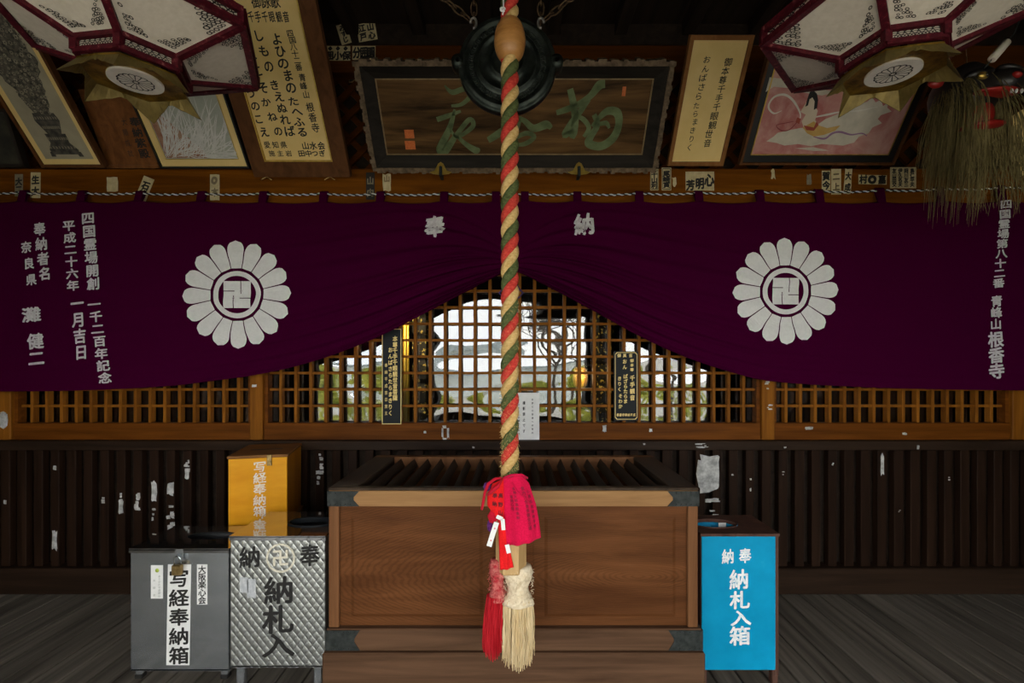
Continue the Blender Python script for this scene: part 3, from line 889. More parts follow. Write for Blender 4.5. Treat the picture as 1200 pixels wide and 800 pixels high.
c1 = thing('prayer_cloth', tuple(P(610, 640, YC)), 'large crimson prayer cloth with faint dark writing wrapped round the rope', 'prayer cloth')
b.build('cloth', crimson, c1)
b = MB()
random.seed(3)
for cxx, y0_, y1_, txt, sz in ((.30, .42, .62, '奉納心経', 4.2), (.42, .30, .72, '南無大師遍照金剛', 3.6), (.72, .3, .85, '家内安全身体健全交通', 4.4), (.86, .34, .85, '心願成就諸病平癒', 4)):
    for i, ch in enumerate(txt):
        v = y0_ + (y1_ - y0_) * i / len(txt)
        o = sf(cxx, v); du = (sf(cxx + .02, v) - sf(cxx - .02, v)).normalized(); dv = (sf(cxx, v - .02) - sf(cxx, v + .02)).normalized()
        fr = Frame(o, du, dv)
        write(b, ch, fr, 0, 0, sz * YC / F, None, .015, 0, .0016)
b.build('lettering', dark_ink, c1)
b = MB()
b.tube([P(590, 560, YC - .012), P(600, 556.5, YC - .022), P(611, 556, YC - .015), P(618, 560, YC)], .0045, 8)
b.tube([P(600, 565, YC - .03), P(606, 576, YC - .036), P(614, 582, YC - .03), P(622, 590, YC - .02)], [.002, .003, .003, .001], 6)
b.build('drawstring', crimson, c1)
YD = YR - .052
b, sf = cloth_patch([(577, 566, 590, 560), (571, 580, 591, 582), (571, 592, 591, 600), (577, 600, 590, 608)], YD, .022, 10, 5)
c2 = thing('prayer_cloth', tuple(P(581, 608, YD)), 'small scarlet prayer cloth with black writing tucked beside the crimson one', 'prayer cloth')
b.build('cloth', scarlet, c2)
b = MB()
for cxx, txt in ((.45, '奉納'), (.78, '高野山')):
    for i, ch in enumerate(txt):
        v = .30 + .2 * i; o = sf(cxx, v)
        write(b, ch, Frame(o, sf(cxx + .05, v) - sf(cxx - .05, v), sf(cxx, v - .03) - sf(cxx, v + .03)), 0, 0, 5.5 * YD / F, None, .03, 0, .0016)
b.build('lettering', mat('maroon_ink', (.09, .004, .01), .8), c2)
b, sf = cloth_patch([(583, 606, 591, 606), (584, 625, 595, 632), (585, 650, 600, 655), (586, 667, 602, 664)], YD, .012, 10, 5, .004, 4)
c3 = thing('red_ribbon', tuple(P(593, 667, YD)), 'long scarlet cloth strip hanging over the wooden handle of the rope', 'ribbon')
b.build('ribbon_tail', scarlet, c3)
b = MB()
b.tube([P(588, 560, YD - .01), P(580, 561, YD - .02), P(572, 567, YD - .015), P(568, 578, YD - .012), P(566, 590, YD - .01), P(564.5, 597, YD - .01)], [.004, .006, .006, .005, .005, .004], 8)
b.tube([P(588, 562, YD - .012), P(583, 570, YD - .03), P(575, 576, YD - .025), P(571, 580, YD - .01)], [.004, .007, .007, .004], 8)
tag(b.build('red_ribbon', deepred), 'thin deep red ribbon tied in a bow at the neck of the prayer cloths', 'ribbon')
b, sf = cloth_patch([(575, 598, 584, 603), (571, 604, 586, 607), (574, 612, 581, 611)], YD - .006, .012, 8, 4)
tag(b.build('red_charm', deepred), 'crumpled deep red charm knot under the small scarlet cloth', 'charm')
b = MB(); b.lathe([(.002, -.016), (.010, -.012), (.014, 0), (.010, .012), (.002, .016)], P(571, 570, YD - .0), 10); tag(b.build('violet_charm', violet), 'small violet cloth ball tied by the bow of the ribbon', 'charm')
b = MB(); b.lathe([(.002, -.022), (.008, -.016), (.010, 0), (.007, .014), (.002, .018)], P(574, 615, YD + .006), 10); tag(b.build('violet_charm', violet), 'dark violet tuft hanging below the small scarlet cloth', 'charm')
def tagstrip(pts, wpx, nm, label, m, spots=0):
    b = MB()
    for (a, c) in zip(pts[:-1], pts[1:]):
        d = Vector((c[0] - a[0], c[1] - a[1])).normalized(); n_ = Vector((-d.y, d.x)) * wpx / 2
        q = [P(a[0] + n_.x, a[1] + n_.y, YD - .03), P(a[0] - n_.x, a[1] - n_.y, YD - .03), P(c[0] - n_.x, c[1] - n_.y, YD - .03), P(c[0] + n_.x, c[1] + n_.y, YD - .03)]
        b.add(q + [p + Vector((0, .0012, 0)) for p in q], [(0, 1, 2, 3), (7, 6, 5, 4), (0, 4, 5, 1), (1, 5, 6, 2), (2, 6, 7, 3), (3, 7, 4, 0)])
    o = tag(b.build(nm, m), label, 'paper tag')
    if spots:
        q = MB()
        for k in range(spots):
            t = (k + .5) / spots; p = P(pts[0][0] + (pts[-1][0] - pts[0][0]) * t, pts[0][1] + (pts[-1][1] - pts[0][1]) * t, YD - .031)
            q.add([p + Vector((.0032 * math.cos(a), -.0005, .0032 * math.sin(a))) for a in (0, 1.1, 2.2, 3.3, 4.4, 5.4)], [tuple(range(6))])
        q.build('red_spot', mat('faded_pink_ink', (.65, .22, .22), .8), o)
tagstrip([(582, 612), (577, 627), (573, 640)], 6.0, 'paper_tag', 'white paper tag with red spots dangling at a slant beside the cloth', white_paper, 2)
tagstrip([(582, 605), (589, 608), (590, 621)], 4.5, 'paper_tag', 'bent white paper tag with a blue end over the scarlet strip', white_paper)
tagstrip([(594, 638), (596.5, 648)], 5, 'paper_tag', 'short white paper tag showing under the hem of the crimson cloth', white_paper)

# ------------------------------------------------------------------ gong
bronze = noisy('dark_bronze', (.020, .026, .022), (.055, .065, .055), (25, 25, 25), .42, .85, .5, 5, .0012)
YGo = 1.93
gc = P(594.5, 76, YGo); gr = 57.5 * YGo / F
gg = thing('gong', tuple(gc), 'large dark bronze temple gong hanging behind the bell rope', 'gong')
RX = Matrix.Rotation(math.radians(90), 3, 'X')
b = MB()
pr = [(0, -.06), (.75, -.06), (.93, -.05), (1, -.02), (1, .0), (.965, .012), (.93, .006), (.90, .018), (.86, .020), (.83, .012), (.62, .014), (.60, .026), (.57, .028), (.55, .018), (.36, .022), (.34, .034), (.31, .036), (.29, .028), (.18, .036), (.1, .042), (0, .044)]
b.lathe([(r * gr, h) for r, h in pr], gc, 64, RX); b.build('gong_body', bronze, gg)
b = MB()
for i in range(26):
    a = 2 * math.pi * i / 26
    for k in range(3):
        p = gc + Vector((.725 * gr * math.cos(a + .06 * k), -.013, .725 * gr * math.sin(a + .06 * k)))
        b.tube([p + Vector((.010 * math.cos(t + a), -.002, .010 * math.sin(t + a))) for t in [j * .8 for j in range(6)]], .0022, 5)
b.build('cloud_relief', bronze, gg)
for s, yy in ((-1, 70), (1, 80)):
    b = MB(); p = gc + Vector((s * gr * 1.0, .015, .01))
    b.lathe([(.008, -.035), (.026, -.03), (.028, 0), (.026, .03), (.010, .035)], p, 16, RX); b.build('side_lug', bronze, gg)
rusty = noisy('rusty_chain', (.055, .03, .015), (.13, .08, .04), (60, 60, 60), .6, .6)
def chain(pa, pb, label):
    b = MB(); d = pb - pa; n = max(3, int(d.length / .042)); dn = d.normalized()
    sd = dn.cross(Vector((0, 1, 0))).normalized(); ot = dn.cross(sd)
    for i in range(n):
        c = pa + d * ((i + .5) / n); s = sd if i % 2 else ot
        b.tube([c + dn * (.030 * math.cos(t)) + s * (.0125 * math.sin(t)) for t in [k * math.pi / 5 for k in range(10)]], .0036, 5, False, True)
    tag(b.build('hanging_chain', rusty), label, 'chain', 'gong chains')
def hook(p, nm='chain_hook'):
    pass
for s, n1 in ((-1, 'far side'), (1, 'near side')):
    a = gc + Vector((s * .68 * gr, -.01, .78 * gr))
    side = 'west' if s < 0 else 'east'
    chain(a + Vector((s * .01, 0, .015)), Vector((a.x + s * 1.0, YGo, 3.62)), 'rusty chain slanting outward from the gong top toward the ' + ('poem board' if s < 0 else 'tall cream board'))
    chain(a + Vector((0, .03, .02)), Vector((a.x + s * .02, YGo + .03, 3.62)), 'rusty chain rising straight from the gong on the ' + ('poem board' if s < 0 else 'cream board') + ' side')
    b = MB(); b.tube([a + Vector((s * (.012 * math.cos(t)), -.01, .02 * math.sin(t))) for t in [k * .55 for k in range(10)]], .005, 8)
    b.build('hook', noisy('steel_hook', (.25, .24, .22), (.4, .38, .34), (50, 50, 50), .4, .8), gg)

# ------------------------------------------------------------------ carved name plaque over the middle
def board_corners(f, pl, pr_, py_b, py_t):
    """u range from the two bottom pixels, v from bottom and top pixel rows"""
    u0, v0 = f.px(pl, py_b); u1, _ = f.px(pr_, py_b); _, v1 = f.px((pl + pr_) / 2, py_t)
    return u0, u1, v0, v1
fP = tiltframe(2.93, Z(200, 2.93), math.radians(38))
u0, u1, v0, v1 = board_corners(fP, 440, 766, 198, 71)
pq = thing('name_plaque', tuple(fP((u0 + u1) / 2, v0)), 'broad carved wooden name plaque with faded green characters behind the gong', 'plaque')
plaque_w = wood('plaque_timber', (.018, .009, .003), (.19, .10, .034), 'x', .5, 12, 1.1, .002)
plaque_f = wood('plaque_inner_frame', (.014, .012, .010), (.034, .028, .022), 'x', .5)
plaque_e = noisy('weathered_carved_edge', (.075, .05, .028), (.20, .14, .085), (30, 30, 30), .7, 0, .2, 5, .003)
fw = .085
b = MB(); b.prism(rect(u0 + fw * .6, u1 - fw * .6, v0 + fw * .6, v1 - fw * .6), fP, -.025, 0); b.build('plaque_board', plaque_w, pq)
b = MB()
oo = rect(u0 + .018, u1 - .018, v0 + .018, v1 - .018); ii = rect(u0 + fw, u1 - fw, v0 + fw, v1 - fw)
vs = [fP(u, v, .045) for u, v in oo] + [fP(u, v, .004) for u, v in ii] + [fP(u, v, -.03) for u, v in oo]
b.add(vs, [(i, (i + 1) % 4, 4 + (i + 1) % 4, 4 + i) for i in range(4)] + [(8 + i, 8 + (i + 1) % 4, (i + 1) % 4, i) for i in range(4)])
b.build('inner_frame', plaque_f, pq)
b = MB(); b.ring(rect(u0 + fw - .004, u1 - fw + .004, v0 + fw - .004, v1 - fw + .004), rect(u0 + fw + .003, u1 - fw - .003, v0 + fw + .003, v1 - fw - .003), fP, 0, .006); b.build('gilt_line', noisy('dull_gilt', (.16, .11, .05), (.26, .18, .08), (20, 20, 20), .5, .3), pq)
b = MB()
def carve(ax, a0, a1, base, sgn):
    n = int((a1 - a0) / .022)
    for i in range(n):
        t0, t1 = a0 + (a1 - a0) * i / n, a0 + (a1 - a0) * (i + 1) / n
        h = .020 + .010 * abs(math.sin(i * 1.1)) + random.uniform(-.004, .006)
        q = rect(t0, t1 + .001, min(base, base + sgn * h), max(base, base + sgn * h)) if ax == 'u' else rect(min(base, base + sgn * h), max(base, base + sgn * h), t0, t1 + .001)
        b.prism(q, fP, -.01, .048 + random.uniform(-.004, .008))
carve('u', u0, u1, v0 + .02, -1); carve('u', u0, u1, v1 - .02, 1); carve('v', v0, v1, u0 + .02, -1); carve('v', v0, v1, u1 - .02, 1)
b.build('carved_edge', plaque_e, pq)
moss = noisy('faded_green_paint', (.075, .10, .04), (.15, .19, .085), (9, 14, 14), .7, 0, .2, 4, .0004)
b = MB()
def pxs(l): return [fP.px(x, y) for x, y in l]
wp = .0066
def br_(l, ws): stroke(b, pxs(l), [w_ * wp for w_ in ws], fP, 0, .003)
# character by the poem board side
br_([(521, 100), (530, 108), (545, 104), (551, 112), (541, 122), (529, 124)], [1, 4, 4, 4, 3, 2])
br_([(533, 128), (527, 150), (516, 174), (522, 176), (535, 158), (550, 140), (554, 148), (536, 160), (527, 150)], [2, 5, 7, 7, 4, 4, 4, 3, 2])
br_([(512, 140), (524, 136), (540, 130)], [4, 4, 2])
br_([(535, 158), (545, 168), (558, 176), (561, 173)], [3, 4, 6, 2])
# middle character, partly behind the rope
br_([(572, 164), (582, 158), (595, 148), (605, 140)], [5, 6, 5, 3])
br_([(596, 142), (612, 140), (625, 150), (640, 146), (646, 150)], [3, 4, 6, 7, 3])
br_([(610, 136), (606, 150), (598, 165)], [3, 4, 3])
br_([(588, 172), (600, 164), (616, 156), (626, 160), (616, 168), (602, 170)], [2, 3, 4, 4, 4, 2])
# character at the far end
br_([(652, 132), (664, 128), (678, 122), (692, 112), (702, 100), (709, 98)], [4, 5, 5, 5, 7, 6])
br_([(668, 104), (672, 122), (674, 140), (672, 155), (670, 162)], [5, 6, 6, 7, 4])
br_([(690, 116), (680, 130), (668, 146), (662, 158), (672, 152)], [4, 5, 5, 6, 3])
br_([(676, 136), (684, 140), (690, 150), (684, 160)], [3, 4, 4, 3])
br_([(696, 134), (700, 146), (692, 160), (690, 168), (704, 171), (718, 162), (725, 146), (723, 132), (712, 130), (702, 138), (694, 148)], [4, 5, 6, 7, 7, 7, 6, 7, 6, 4, 3])
br_([(700, 146), (710, 144), (714, 150)], [3, 4, 2])
b.build('green_character', moss, pq)
verm = noisy('vermilion', (.50, .10, .012), (.62, .16, .03), (90, 90, 90), .6)
for (a, c, d, e) in ((475, 152, 484.5, 162), (475.5, 165, 486, 175), (728.5, 101.5, 734, 112.5)):
    A, B_ = fP.px(a, e), fP.px(d, c); q = MB(); q.prism(rect(A[0], B_[0], A[1], B_[1]), fP, 0, .002)
    q.build('vermilion_seal', verm, pq)
for px_ in (516.5, 678.5):
    b = MB(); yb_ = 2.868; f = wallframe(yb_); cu, cv = X(px_, yb_), Z(202, yb_)
    sc = yb_ / F
    poly = [(-13, 0), (-7, 2), (-3, 10), (0, 12), (3, 10), (7, 2), (13, 0), (9, -2), (0, -3), (-9, -2)]
    b.prism([(cu + x_ * sc, cv + y_ * sc) for x_, y_ in poly], f, 0, .004)
    m_ = b.build('bracket', gold, pq)
    b = MB(); b.box(cu - .009, cu + .009, yb_ - .012, yb_ + .06, cv - .025, cv + .035, .004); b.build('clasp', iron, m_)

# ------------------------------------------------------------------ leaning boards and pictures
def framed(name, f, r, fwid, m_frame, m_face, label, cat, th=.02, lip=.008, mount=None, m_mount=None, back=-.03):
    u0, u1, v0, v1 = r
    t = thing(name, tuple(f((u0 + u1) / 2, v0)), label, cat)
    b = MB(); b.ring(rect(u0, u1, v0, v1), rect(u0 + fwid, u1 - fwid, v0 + fwid, v1 - fwid), f, back, lip); b.build('frame', m_frame, t)
    b = MB(); b.prism(rect(u0 + fwid * .7, u1 - fwid * .7, v0 + fwid * .7, v1 - fwid * .7), f, back + .005, -.004); b.build('mount' if mount else 'face_panel', m_mount if mount else m_face, t)
    if mount:
        b = MB(); b.prism(rect(u0 + fwid + mount, u1 - fwid - mount, v0 + fwid + mount, v1 - fwid - mount), f, -.0045, -.002); b.build('picture_sheet', m_face, t)
    return t

# poem board
fA = tiltframe(2.93, Z(207, 2.93), TILT)
u0, _ = fA.px(298.5, 206); u1, _ = fA.px(411, 206)
vtop = fA.px(330, -40)[1]
pa = framed('poem_board', fA, (u0, u1, 0, vtop), .088, brownf, paper, 'large framed poem board of brushed verses on cream paper', 'framed poem')
b = MB(); b.ring(rect(u0 + .088, u1 - .088, .088, vtop - .088), rect(u0 + .095, u1 - .095, .095, vtop - .095), fA, -.002, .009); b.build('gilt_edge', gold, pa)
fr_ = MB()
def onpx(mb, f, ch, px_, py_, sx, sy, bold=.025, rot=0, w=.0012):
    u, v = f.px(px_, py_); um = f.px(px_ + 1, py_)[0] - f.px(px_ - 1, py_)[0]; vm = f.px(px_, py_ - 1)[1] - f.px(px_, py_ + 1)[1]
    write(mb, ch, f, u, v, sx * um / 2, sy * vm / 2, bold, rot, w)
def pxcol(mb, f, text, a, c, sx, sy, bold=.025, jit=0, w=.0012):
    n = len(text)
    for i, ch in enumerate(text):
        t = i / max(1, n - 1)
        onpx(mb, f, ch, a[0] + (c[0] - a[0]) * t + random.uniform(-jit, jit), a[1] + (c[1] - a[1]) * t, sx * (1 + random.uniform(-jit, jit) * .06), sy * (1 + random.uniform(-jit, jit) * .05), bold, random.uniform(-.08, .08) * jit, w)
pxcol(fr_, fA, '四国八十二番', (340, 39), (350, 79), 8, 8.5, .02, .6)
pxcol(fr_, fA, '青峰山', (353.5, 91), (358, 111), 8, 9, .02, .6)
pxcol(fr_, fA, '根香寺', (363, 126), (369, 150), 9, 11, .02, .6)
pxcol(fr_, fA, 'よひのまの', (324, 46), (340.5, 103), 13, 14, .03, 1)
pxcol(fr_, fA, 'たへふる', (344, 119), (354, 155), 13, 11, .03, 1)
pxcol(fr_, fA, 'しもの', (303, 42), (315.5, 78), 12, 14, .03, 1)
pxcol(fr_, fA, 'きえぬれば', (322, 100), (338.5, 154), 12, 12, .03, 1)
pxcol(fr_, fA, 'あとこそ', (288, 44), (308, 103), 12, 14, .03, 1)
pxcol(fr_, fA, 'かねの', (312, 120), (325, 154), 11, 11, .03, 1)
pxcol(fr_, fA, 'ごんぎょうのこえ', (272, 48), (309, 155), 11, 12, .03, 1)
pxcol(fr_, fA, '千手千眼観音', (294, 20), (335, 20), 7, 13, .02, .3)
pxcol(fr_, fA, '御詠歌', (300, 3), (322, 3), 11, 14, .02, .3)
pxcol(fr_, fA, '愛知県', (313, 170), (332, 170), 7.5, 8, .02, .3)
pxcol(fr_, fA, '施主岩', (318, 180), (338, 180), 7, 7, .02, .3)
pxcol(fr_, fA, '山水会', (358, 171), (376, 171), 8.5, 9, .03, .3)
pxcol(fr_, fA, '田中つぎ', (353, 180), (377, 180), 8, 7.5, .03, .3)
fr_.v = [p - fA.n * .004 for p in fr_.v]
fr_.build('brush_lettering', black_ink, pa)
for px_ in (313, 387):
    b = MB(); c = P(px_, 207, YH - .02)
    for s in (-1, 1):
        b.tube([c + Vector((s * k * .02, -.004 * k, .010 * math.sin(k * 1.2) + .004)) for k in range(4)], [.004, .005, .004, .003], 6)
        b.tube([c, c + Vector((s * .018, -.01, -.014)), c + Vector((s * .032, -.008, -.022))], .003, 6)
    b.build('cord_tie', rope_yel, pa)

# tall cream board
fB = tiltframe(2.93, Z(194, 2.93), math.radians(36.6))
u0, _ = fB.px(782, 194); u1, _ = fB.px(847, 194)
vt = fB.px(848, 41)[1]
pbd = framed('verse_board', fB, (u0, u1, 0, vt), .022, wood('verse_frame_timber', (.17, .07, .02), (.27, .12, .04), 'z', .5), paper, 'tall narrow cream board with two columns of fine brush writing', 'framed verse')
q = MB()
pxcol(q, fB, '御本尊千手千眼観世音', (853, 73), (829, 168), 9, 9.5, .015, 1)
pxcol(q, fB, 'おんばさら', (829, 70), (819.5, 113), 9, 9, .012, 1)
pxcol(q, fB, 'たらま', (817, 124), (814.5, 143), 7, 8, .012, .8)
pxcol(q, fB, 'きりく', (812, 153), (808, 173), 7, 8, .012, .8)
q.v = [p - fB.n * .004 for p in q.v]
q.build('brush_lettering', black_ink, pbd)

# picture of a vase heaped with flowers
ink_g = noisy('grey_ink_wash', (.03, .03, .028), (.36, .32, .22), (26, 26, 26), .8, 0, .2, 6, lo=.42, hi=.62)
fV = tiltframe(2.93, Z(196, 2.93), math.radians(41))
u0, _ = fV.px(50, 196); u1, _ = fV.px(124, 196); vt = .98
drab = noisy('olive_grey_silk', (.32, .28, .19), (.42, .37, .25), (4, 4, 4), .8)
pv = framed('vase_picture', fV, (u0, u1, 0, vt), .016, brownf, drab, 'framed ink picture of a dark footed vase heaped with flowers', 'picture', mount=.032, m_mount=paper)
um = (u0 + u1) / 2
q = MB()
def V_(l): return [(um + a, b_) for a, b_ in l]
fVw = lambda u, v, w=0: fV(u, v, w - .002)
q.prism(V_([(-.075, .075), (.075, .075), (.085, .10), (.055, .14), (.06, .19), (-.06, .19), (-.055, .14), (-.085, .10)]), fVw, 0, .0012)
q.prism(V_([(-.095, .062), (-.07, .062), (-.065, .085), (.065, .085), (.07, .062), (.095, .062), (.09, .09), (-.09, .09)]), fVw, 0, .0016)
q.prism(V_([(-.04, .19), (.04, .19), (.07, .26), (.06, .30), (-.06, .30), (-.07, .26)]), fVw, 0, .0012)
q.build('vase_drawing', noisy('vase_ink', (.03, .028, .024), (.10, .09, .07), (30, 30, 30), .8), pv)
q = MB()
for l in ([(-.078, .115), (.078, .115)], [(-.058, .165), (.058, .165)], [(-.05, .225), (.05, .225)], [(-.064, .275), (.064, .275)]):
    for k in range(9):
        t0 = k / 9; x_ = l[0][0] + (l[1][0] - l[0][0]) * (t0 + .03)
        q.prism([(um + x_, l[0][1] - .008), (um + x_ + .008, l[0][1] - .008), (um + x_ + .008, l[0][1] + .004), (um + x_, l[0][1] + .008)], fVw, 0, .0020)
q.build('vase_ornament', noisy('vase_grey', (.16, .14, .10), (.24, .21, .15), (30, 30, 30), .8), pv)
q = MB(); random.seed(5)
def wid(cy): return .035 + .085 * min(1, max(0, (cy - .27) / .28)) * (1 if cy < .68 else math.sqrt(max(.05, 1 - ((cy - .68) / .20) ** 2)))
edge = [(wid(.27 + .6 * k / 26) * (1 + random.uniform(-.14, .14)), .27 + .6 * k / 26) for k in range(27)]
edge2 = [(wid(.27 + .6 * k / 26) * (1 + random.uniform(-.14, .14)), .27 + .6 * k / 26) for k in range(27)]
for k in range(26):
    q.prism([(um - edge[k][0], edge[k][1]), (um + edge2[k][0], edge2[k][1]), (um + edge2[k + 1][0], edge2[k + 1][1] + .002), (um - edge[k + 1][0], edge[k + 1][1] + .002)], fVw, 0, .0008 + .00001 * k)
q.build('foliage_drawing', noisy('foliage_ink', (.03, .028, .022), (.15, .135, .10), (60, 60, 60), .8), pv)
q = MB(); q2 = MB(); pts_ = []
for i in range(900):
    cy = random.uniform(.30, .86); cu = random.uniform(-1, 1) * wid(cy) * 1.02
    s_ = random.uniform(.007, .014)
    if any((cu - a_) ** 2 + (cy - b_) ** 2 < (s_ + c_) ** 2 * .95 for a_, b_, c_ in pts_): continue
    pts_.append((cu, cy, s_)); rr = random.random() * 6; n = random.choice((5, 6))
    q.prism([(um + cu + s_ * (1 if k % 2 else .62) * math.cos(rr + math.pi * k / n), cy + s_ * (1 if k % 2 else .62) * math.sin(rr + math.pi * k / n)) for k in range(2 * n)], fVw, 0, .0014)
    q2.prism([(um + cu + s_ * .28 * math.cos(k), cy + s_ * .28 * math.sin(k)) for k in range(6)], fVw, 0, .0018)
q.build('blossom_drawing', noisy('blossom_grey', (.13, .115, .08), (.36, .32, .23), (16, 16, 16), .8), pv)
q2.build('blossom_heart', black_ink, pv)

# carved dark tablet between the pictures
fT = tiltframe(3.0, Z(196, 3.0), math.radians(30))
u0, _ = fT.px(127, 196); u1, _ = fT.px(186, 196)
tb = thing('wooden_tablet', tuple(fT((u0 + u1) / 2, 0)), 'small reddish wooden tablet with black characters wedged between two pictures', 'wooden tablet')
tabw = wood('tablet_timber', (.12, .045, .015), (.24, .095, .03), 'z', .5)
b = MB(); b.prism(rect(u0, u1, 0, .42), fT, -.02, 0); b.build('tablet_board', tabw, tb)
b = MB(); b.prism(rect(u0 - .008, u1 + .008, -.004, .014), fT, -.025, .008); b.build('tablet_rail', tabw, tb)
q = MB()
pxcol(q, fT, '奉納紫殿', (158, 143), (169, 180), 12, 11, .03, .6)
pxcol(q, fT, '大願成就', (145, 143), (153, 180), 6, 8, .0, .6)
q.build('lettering', black_ink, tb)

# picture of white spider lilies
fL = tiltframe(2.925, Z(197, 2.925), math.radians(39))
u0, _ = fL.px(189, 197); u1, _ = fL.px(293, 197)
greygreen = noisy('grey_green_wash', (.34, .36, .30), (.44, .45, .37), (6, 6, 6), .8)
blk_f = mat('black_frame', (.014, .013, .012), .4)
pl_ = framed('lily_picture', fL, (u0, u1, 0, .62), .010, blk_f, greygreen, 'framed picture of white curling spider lily petals under the lantern', 'picture', mount=.042, m_mount=paper)
b = MB(); k_ = .052; b.ring(rect(u0 + k_ - .002, u1 - k_ + .002, k_ - .002, .62 - k_ + .002), rect(u0 + k_ + .002, u1 - k_ - .002, k_ + .002, .62 - k_ - .002), fL, -.003, -.0012); b.build('gilt_line', gold, pl_)
q = MB(); random.seed(11)
q.mat(0)
U = lambda a: u0 + k_ + .006 + (u1 - u0 - 2 * k_ - .012) * a
Vv = lambda a: k_ + .006 + (.62 - 2 * k_ - .012) * a
q.prism([(U(0), Vv(0)), (U(.62), Vv(0)), (U(.5), Vv(.16)), (U(.3), Vv(.34)), (U(.12), Vv(.52)), (U(0), Vv(.6))], fL, -.0019, -.0012)
q.build('red_wash', noisy('rust_wash', (.28, .12, .07), (.40, .26, .17), (18, 18, 18), .8), pl_)
q = MB()
for i in range(120):
    a0 = random.random() ** 1.3 * .85; b0 = random.random() * .10
    ln = random.uniform(.25, .75); th = random.uniform(-.15, 1.5) if a0 > .15 else random.uniform(.5, 1.4)
    cu = random.uniform(-.5, .5)
    pts = []
    for k in range(4):
        t = k / 3; an = th + cu * t
        pts.append((min(1, max(0, a0 + ln * t * math.cos(an))), min(.97, max(0, b0 + ln * t * math.sin(an) * .95))))
    stroke(q, [(U(x_), Vv(y_)) for x_, y_ in pts], [.002, .005, .005, .001], fL, 0, -.0008 + i * .000004)
q.build('petal_drawing', noisy('white_petal_paint', (.55, .54, .50), (.66, .64, .60), (20, 20, 20), .8), pl_)

# dark picture in the corner beyond the vase picture
fK = tiltframe(2.98, Z(196, 2.98), math.radians(20))
uu0, _ = fK.px(-60, 196); uu1, _ = fK.px(30, 196)
dk = framed('corner_picture', fK, (uu0, uu1, 0, .32), .02, mat('dark_frame', (.02, .014, .01), .5), noisy('dark_painting', (.014, .014, .010), (.05, .045, .03), (9, 9, 9), .7), 'dark old painting in the corner beside the vase picture', 'picture')

# picture of a celestial maiden on pink clouds
fM = tiltframe(2.93, Z(193, 2.93), math.radians(37))
u0, _ = fM.px(866, 193); u1, _ = fM.px(1047, 193); vt = .63
pink = noisy('pink_cloud_paint', (.42, .13, .12), (.58, .33, .28), (5, 5, 5), .75, 0, .2, 4, dist=1.2)
pm_ = framed('maiden_picture', fM, (u0, u1, 0, vt), .014, brownf, pink, 'framed pink picture of a robed celestial figure riding pale clouds', 'picture', mount=.046, m_mount=blk_f)
k_ = .060
b = MB(); b.ring(rect(u0 + k_ - .006, u1 - k_ + .006, k_ - .006, vt - k_ + .006), rect(u0 + k_, u1 - k_, k_, vt - k_), fM, -.004, .001); b.build('gilt_edge', gold, pm_)
def mpx(l): return [fM.px(860 + x_ / 3.2, y_ / 3.2) for x_, y_ in l]
def art(nm, shapes, m, w):
    q = MB()
    for i, s in enumerate(shapes):
        p = mpx(s); q.prism(p if sum((p[k][0] * p[(k + 1) % len(p)][1] - p[(k + 1) % len(p)][0] * p[k][1]) for k in range(len(p))) > 0 else p[::-1], fM, -.0022, w + i * .00005)
    q.build(nm, m, pm_)
cream_c = noisy('cream_cloud_paint', (.50, .46, .36), (.64, .58, .47), (10, 10, 10), .8)
art('cloud_drawing', [[(122, 530), (150, 512), (165, 498), (200, 490), (250, 480), (300, 478), (345, 446), (390, 428), (440, 402), (500, 382), (520, 366), (532, 384), (552, 374), (560, 398), (580, 384), (576, 404), (592, 418), (552, 432), (540, 446), (556, 462), (520, 478), (506, 500), (470, 512), (452, 534), (410, 546), (330, 540), (290, 548), (240, 540), (190, 546), (160, 536)],
                      [(135, 290), (185, 295), (230, 320), (200, 330), (150, 325), (120, 345)], [(230, 556), (300, 552), (360, 565), (300, 566)], [(250, 345), (330, 335), (390, 345), (330, 358)]], cream_c, -.0015)
q = MB()
def mst(l, ws, m=None): stroke(q, mpx(l), [w_ * .0014 for w_ in ws], fM, 0, -.0009)
mst([(240, 460), (250, 430), (225, 380), (190, 355), (150, 365), (130, 400), (150, 425), (180, 415)], [2, 5, 8, 8, 8, 7, 6, 2])
mst([(300, 440), (350, 430), (400, 420), (470, 415), (540, 400)], [4, 8, 6, 5, 2])
q.build('scarf_drawing', noisy('pale_scarf_paint', (.60, .56, .48), (.70, .66, .58), (10, 10, 10), .8), pm_)
art('figure_drawing', [[(275, 380), (290, 360), (306, 372), (302, 395), (315, 415), (305, 450), (320, 470), (300, 480), (262, 478), (255, 455), (270, 430), (250, 420), (262, 400)]], noisy('skin_paint', (.60, .50, .36), (.66, .55, .42), (10, 10, 10), .8), -.0006)
art('robe_drawing', [[(258, 478), (300, 455), (318, 470), (350, 480), (400, 470), (380, 490), (340, 505), (300, 512), (275, 500)]], noisy('ochre_robe_paint', (.52, .30, .07), (.60, .40, .14), (10, 10, 10), .8), -.0004)
art('red_robe_drawing', [[(262, 470), (300, 478), (310, 455), (318, 468), (300, 490), (272, 488)], [(238, 440), (252, 445), (245, 465), (232, 458)]], noisy('red_robe_paint', (.30, .05, .03), (.36, .08, .05), (10, 10, 10), .8), -.0002)
art('hair_drawing', [[(268, 400), (278, 365), (285, 345), (300, 340), (312, 352), (316, 375), (312, 405), (300, 412), (303, 380), (295, 365), (284, 372), (278, 395)]], black_ink, .0)
q = MB()
mst([(298, 512), (340, 520), (370, 500), (400, 495), (440, 505), (480, 500), (500, 510)], [3, 8, 9, 8, 6, 5, 2])
q.build('violet_sash_drawing', noisy('violet_paint', (.25, .13, .24), (.33, .19, .30), (10, 10, 10), .8), pm_)
q = MB()
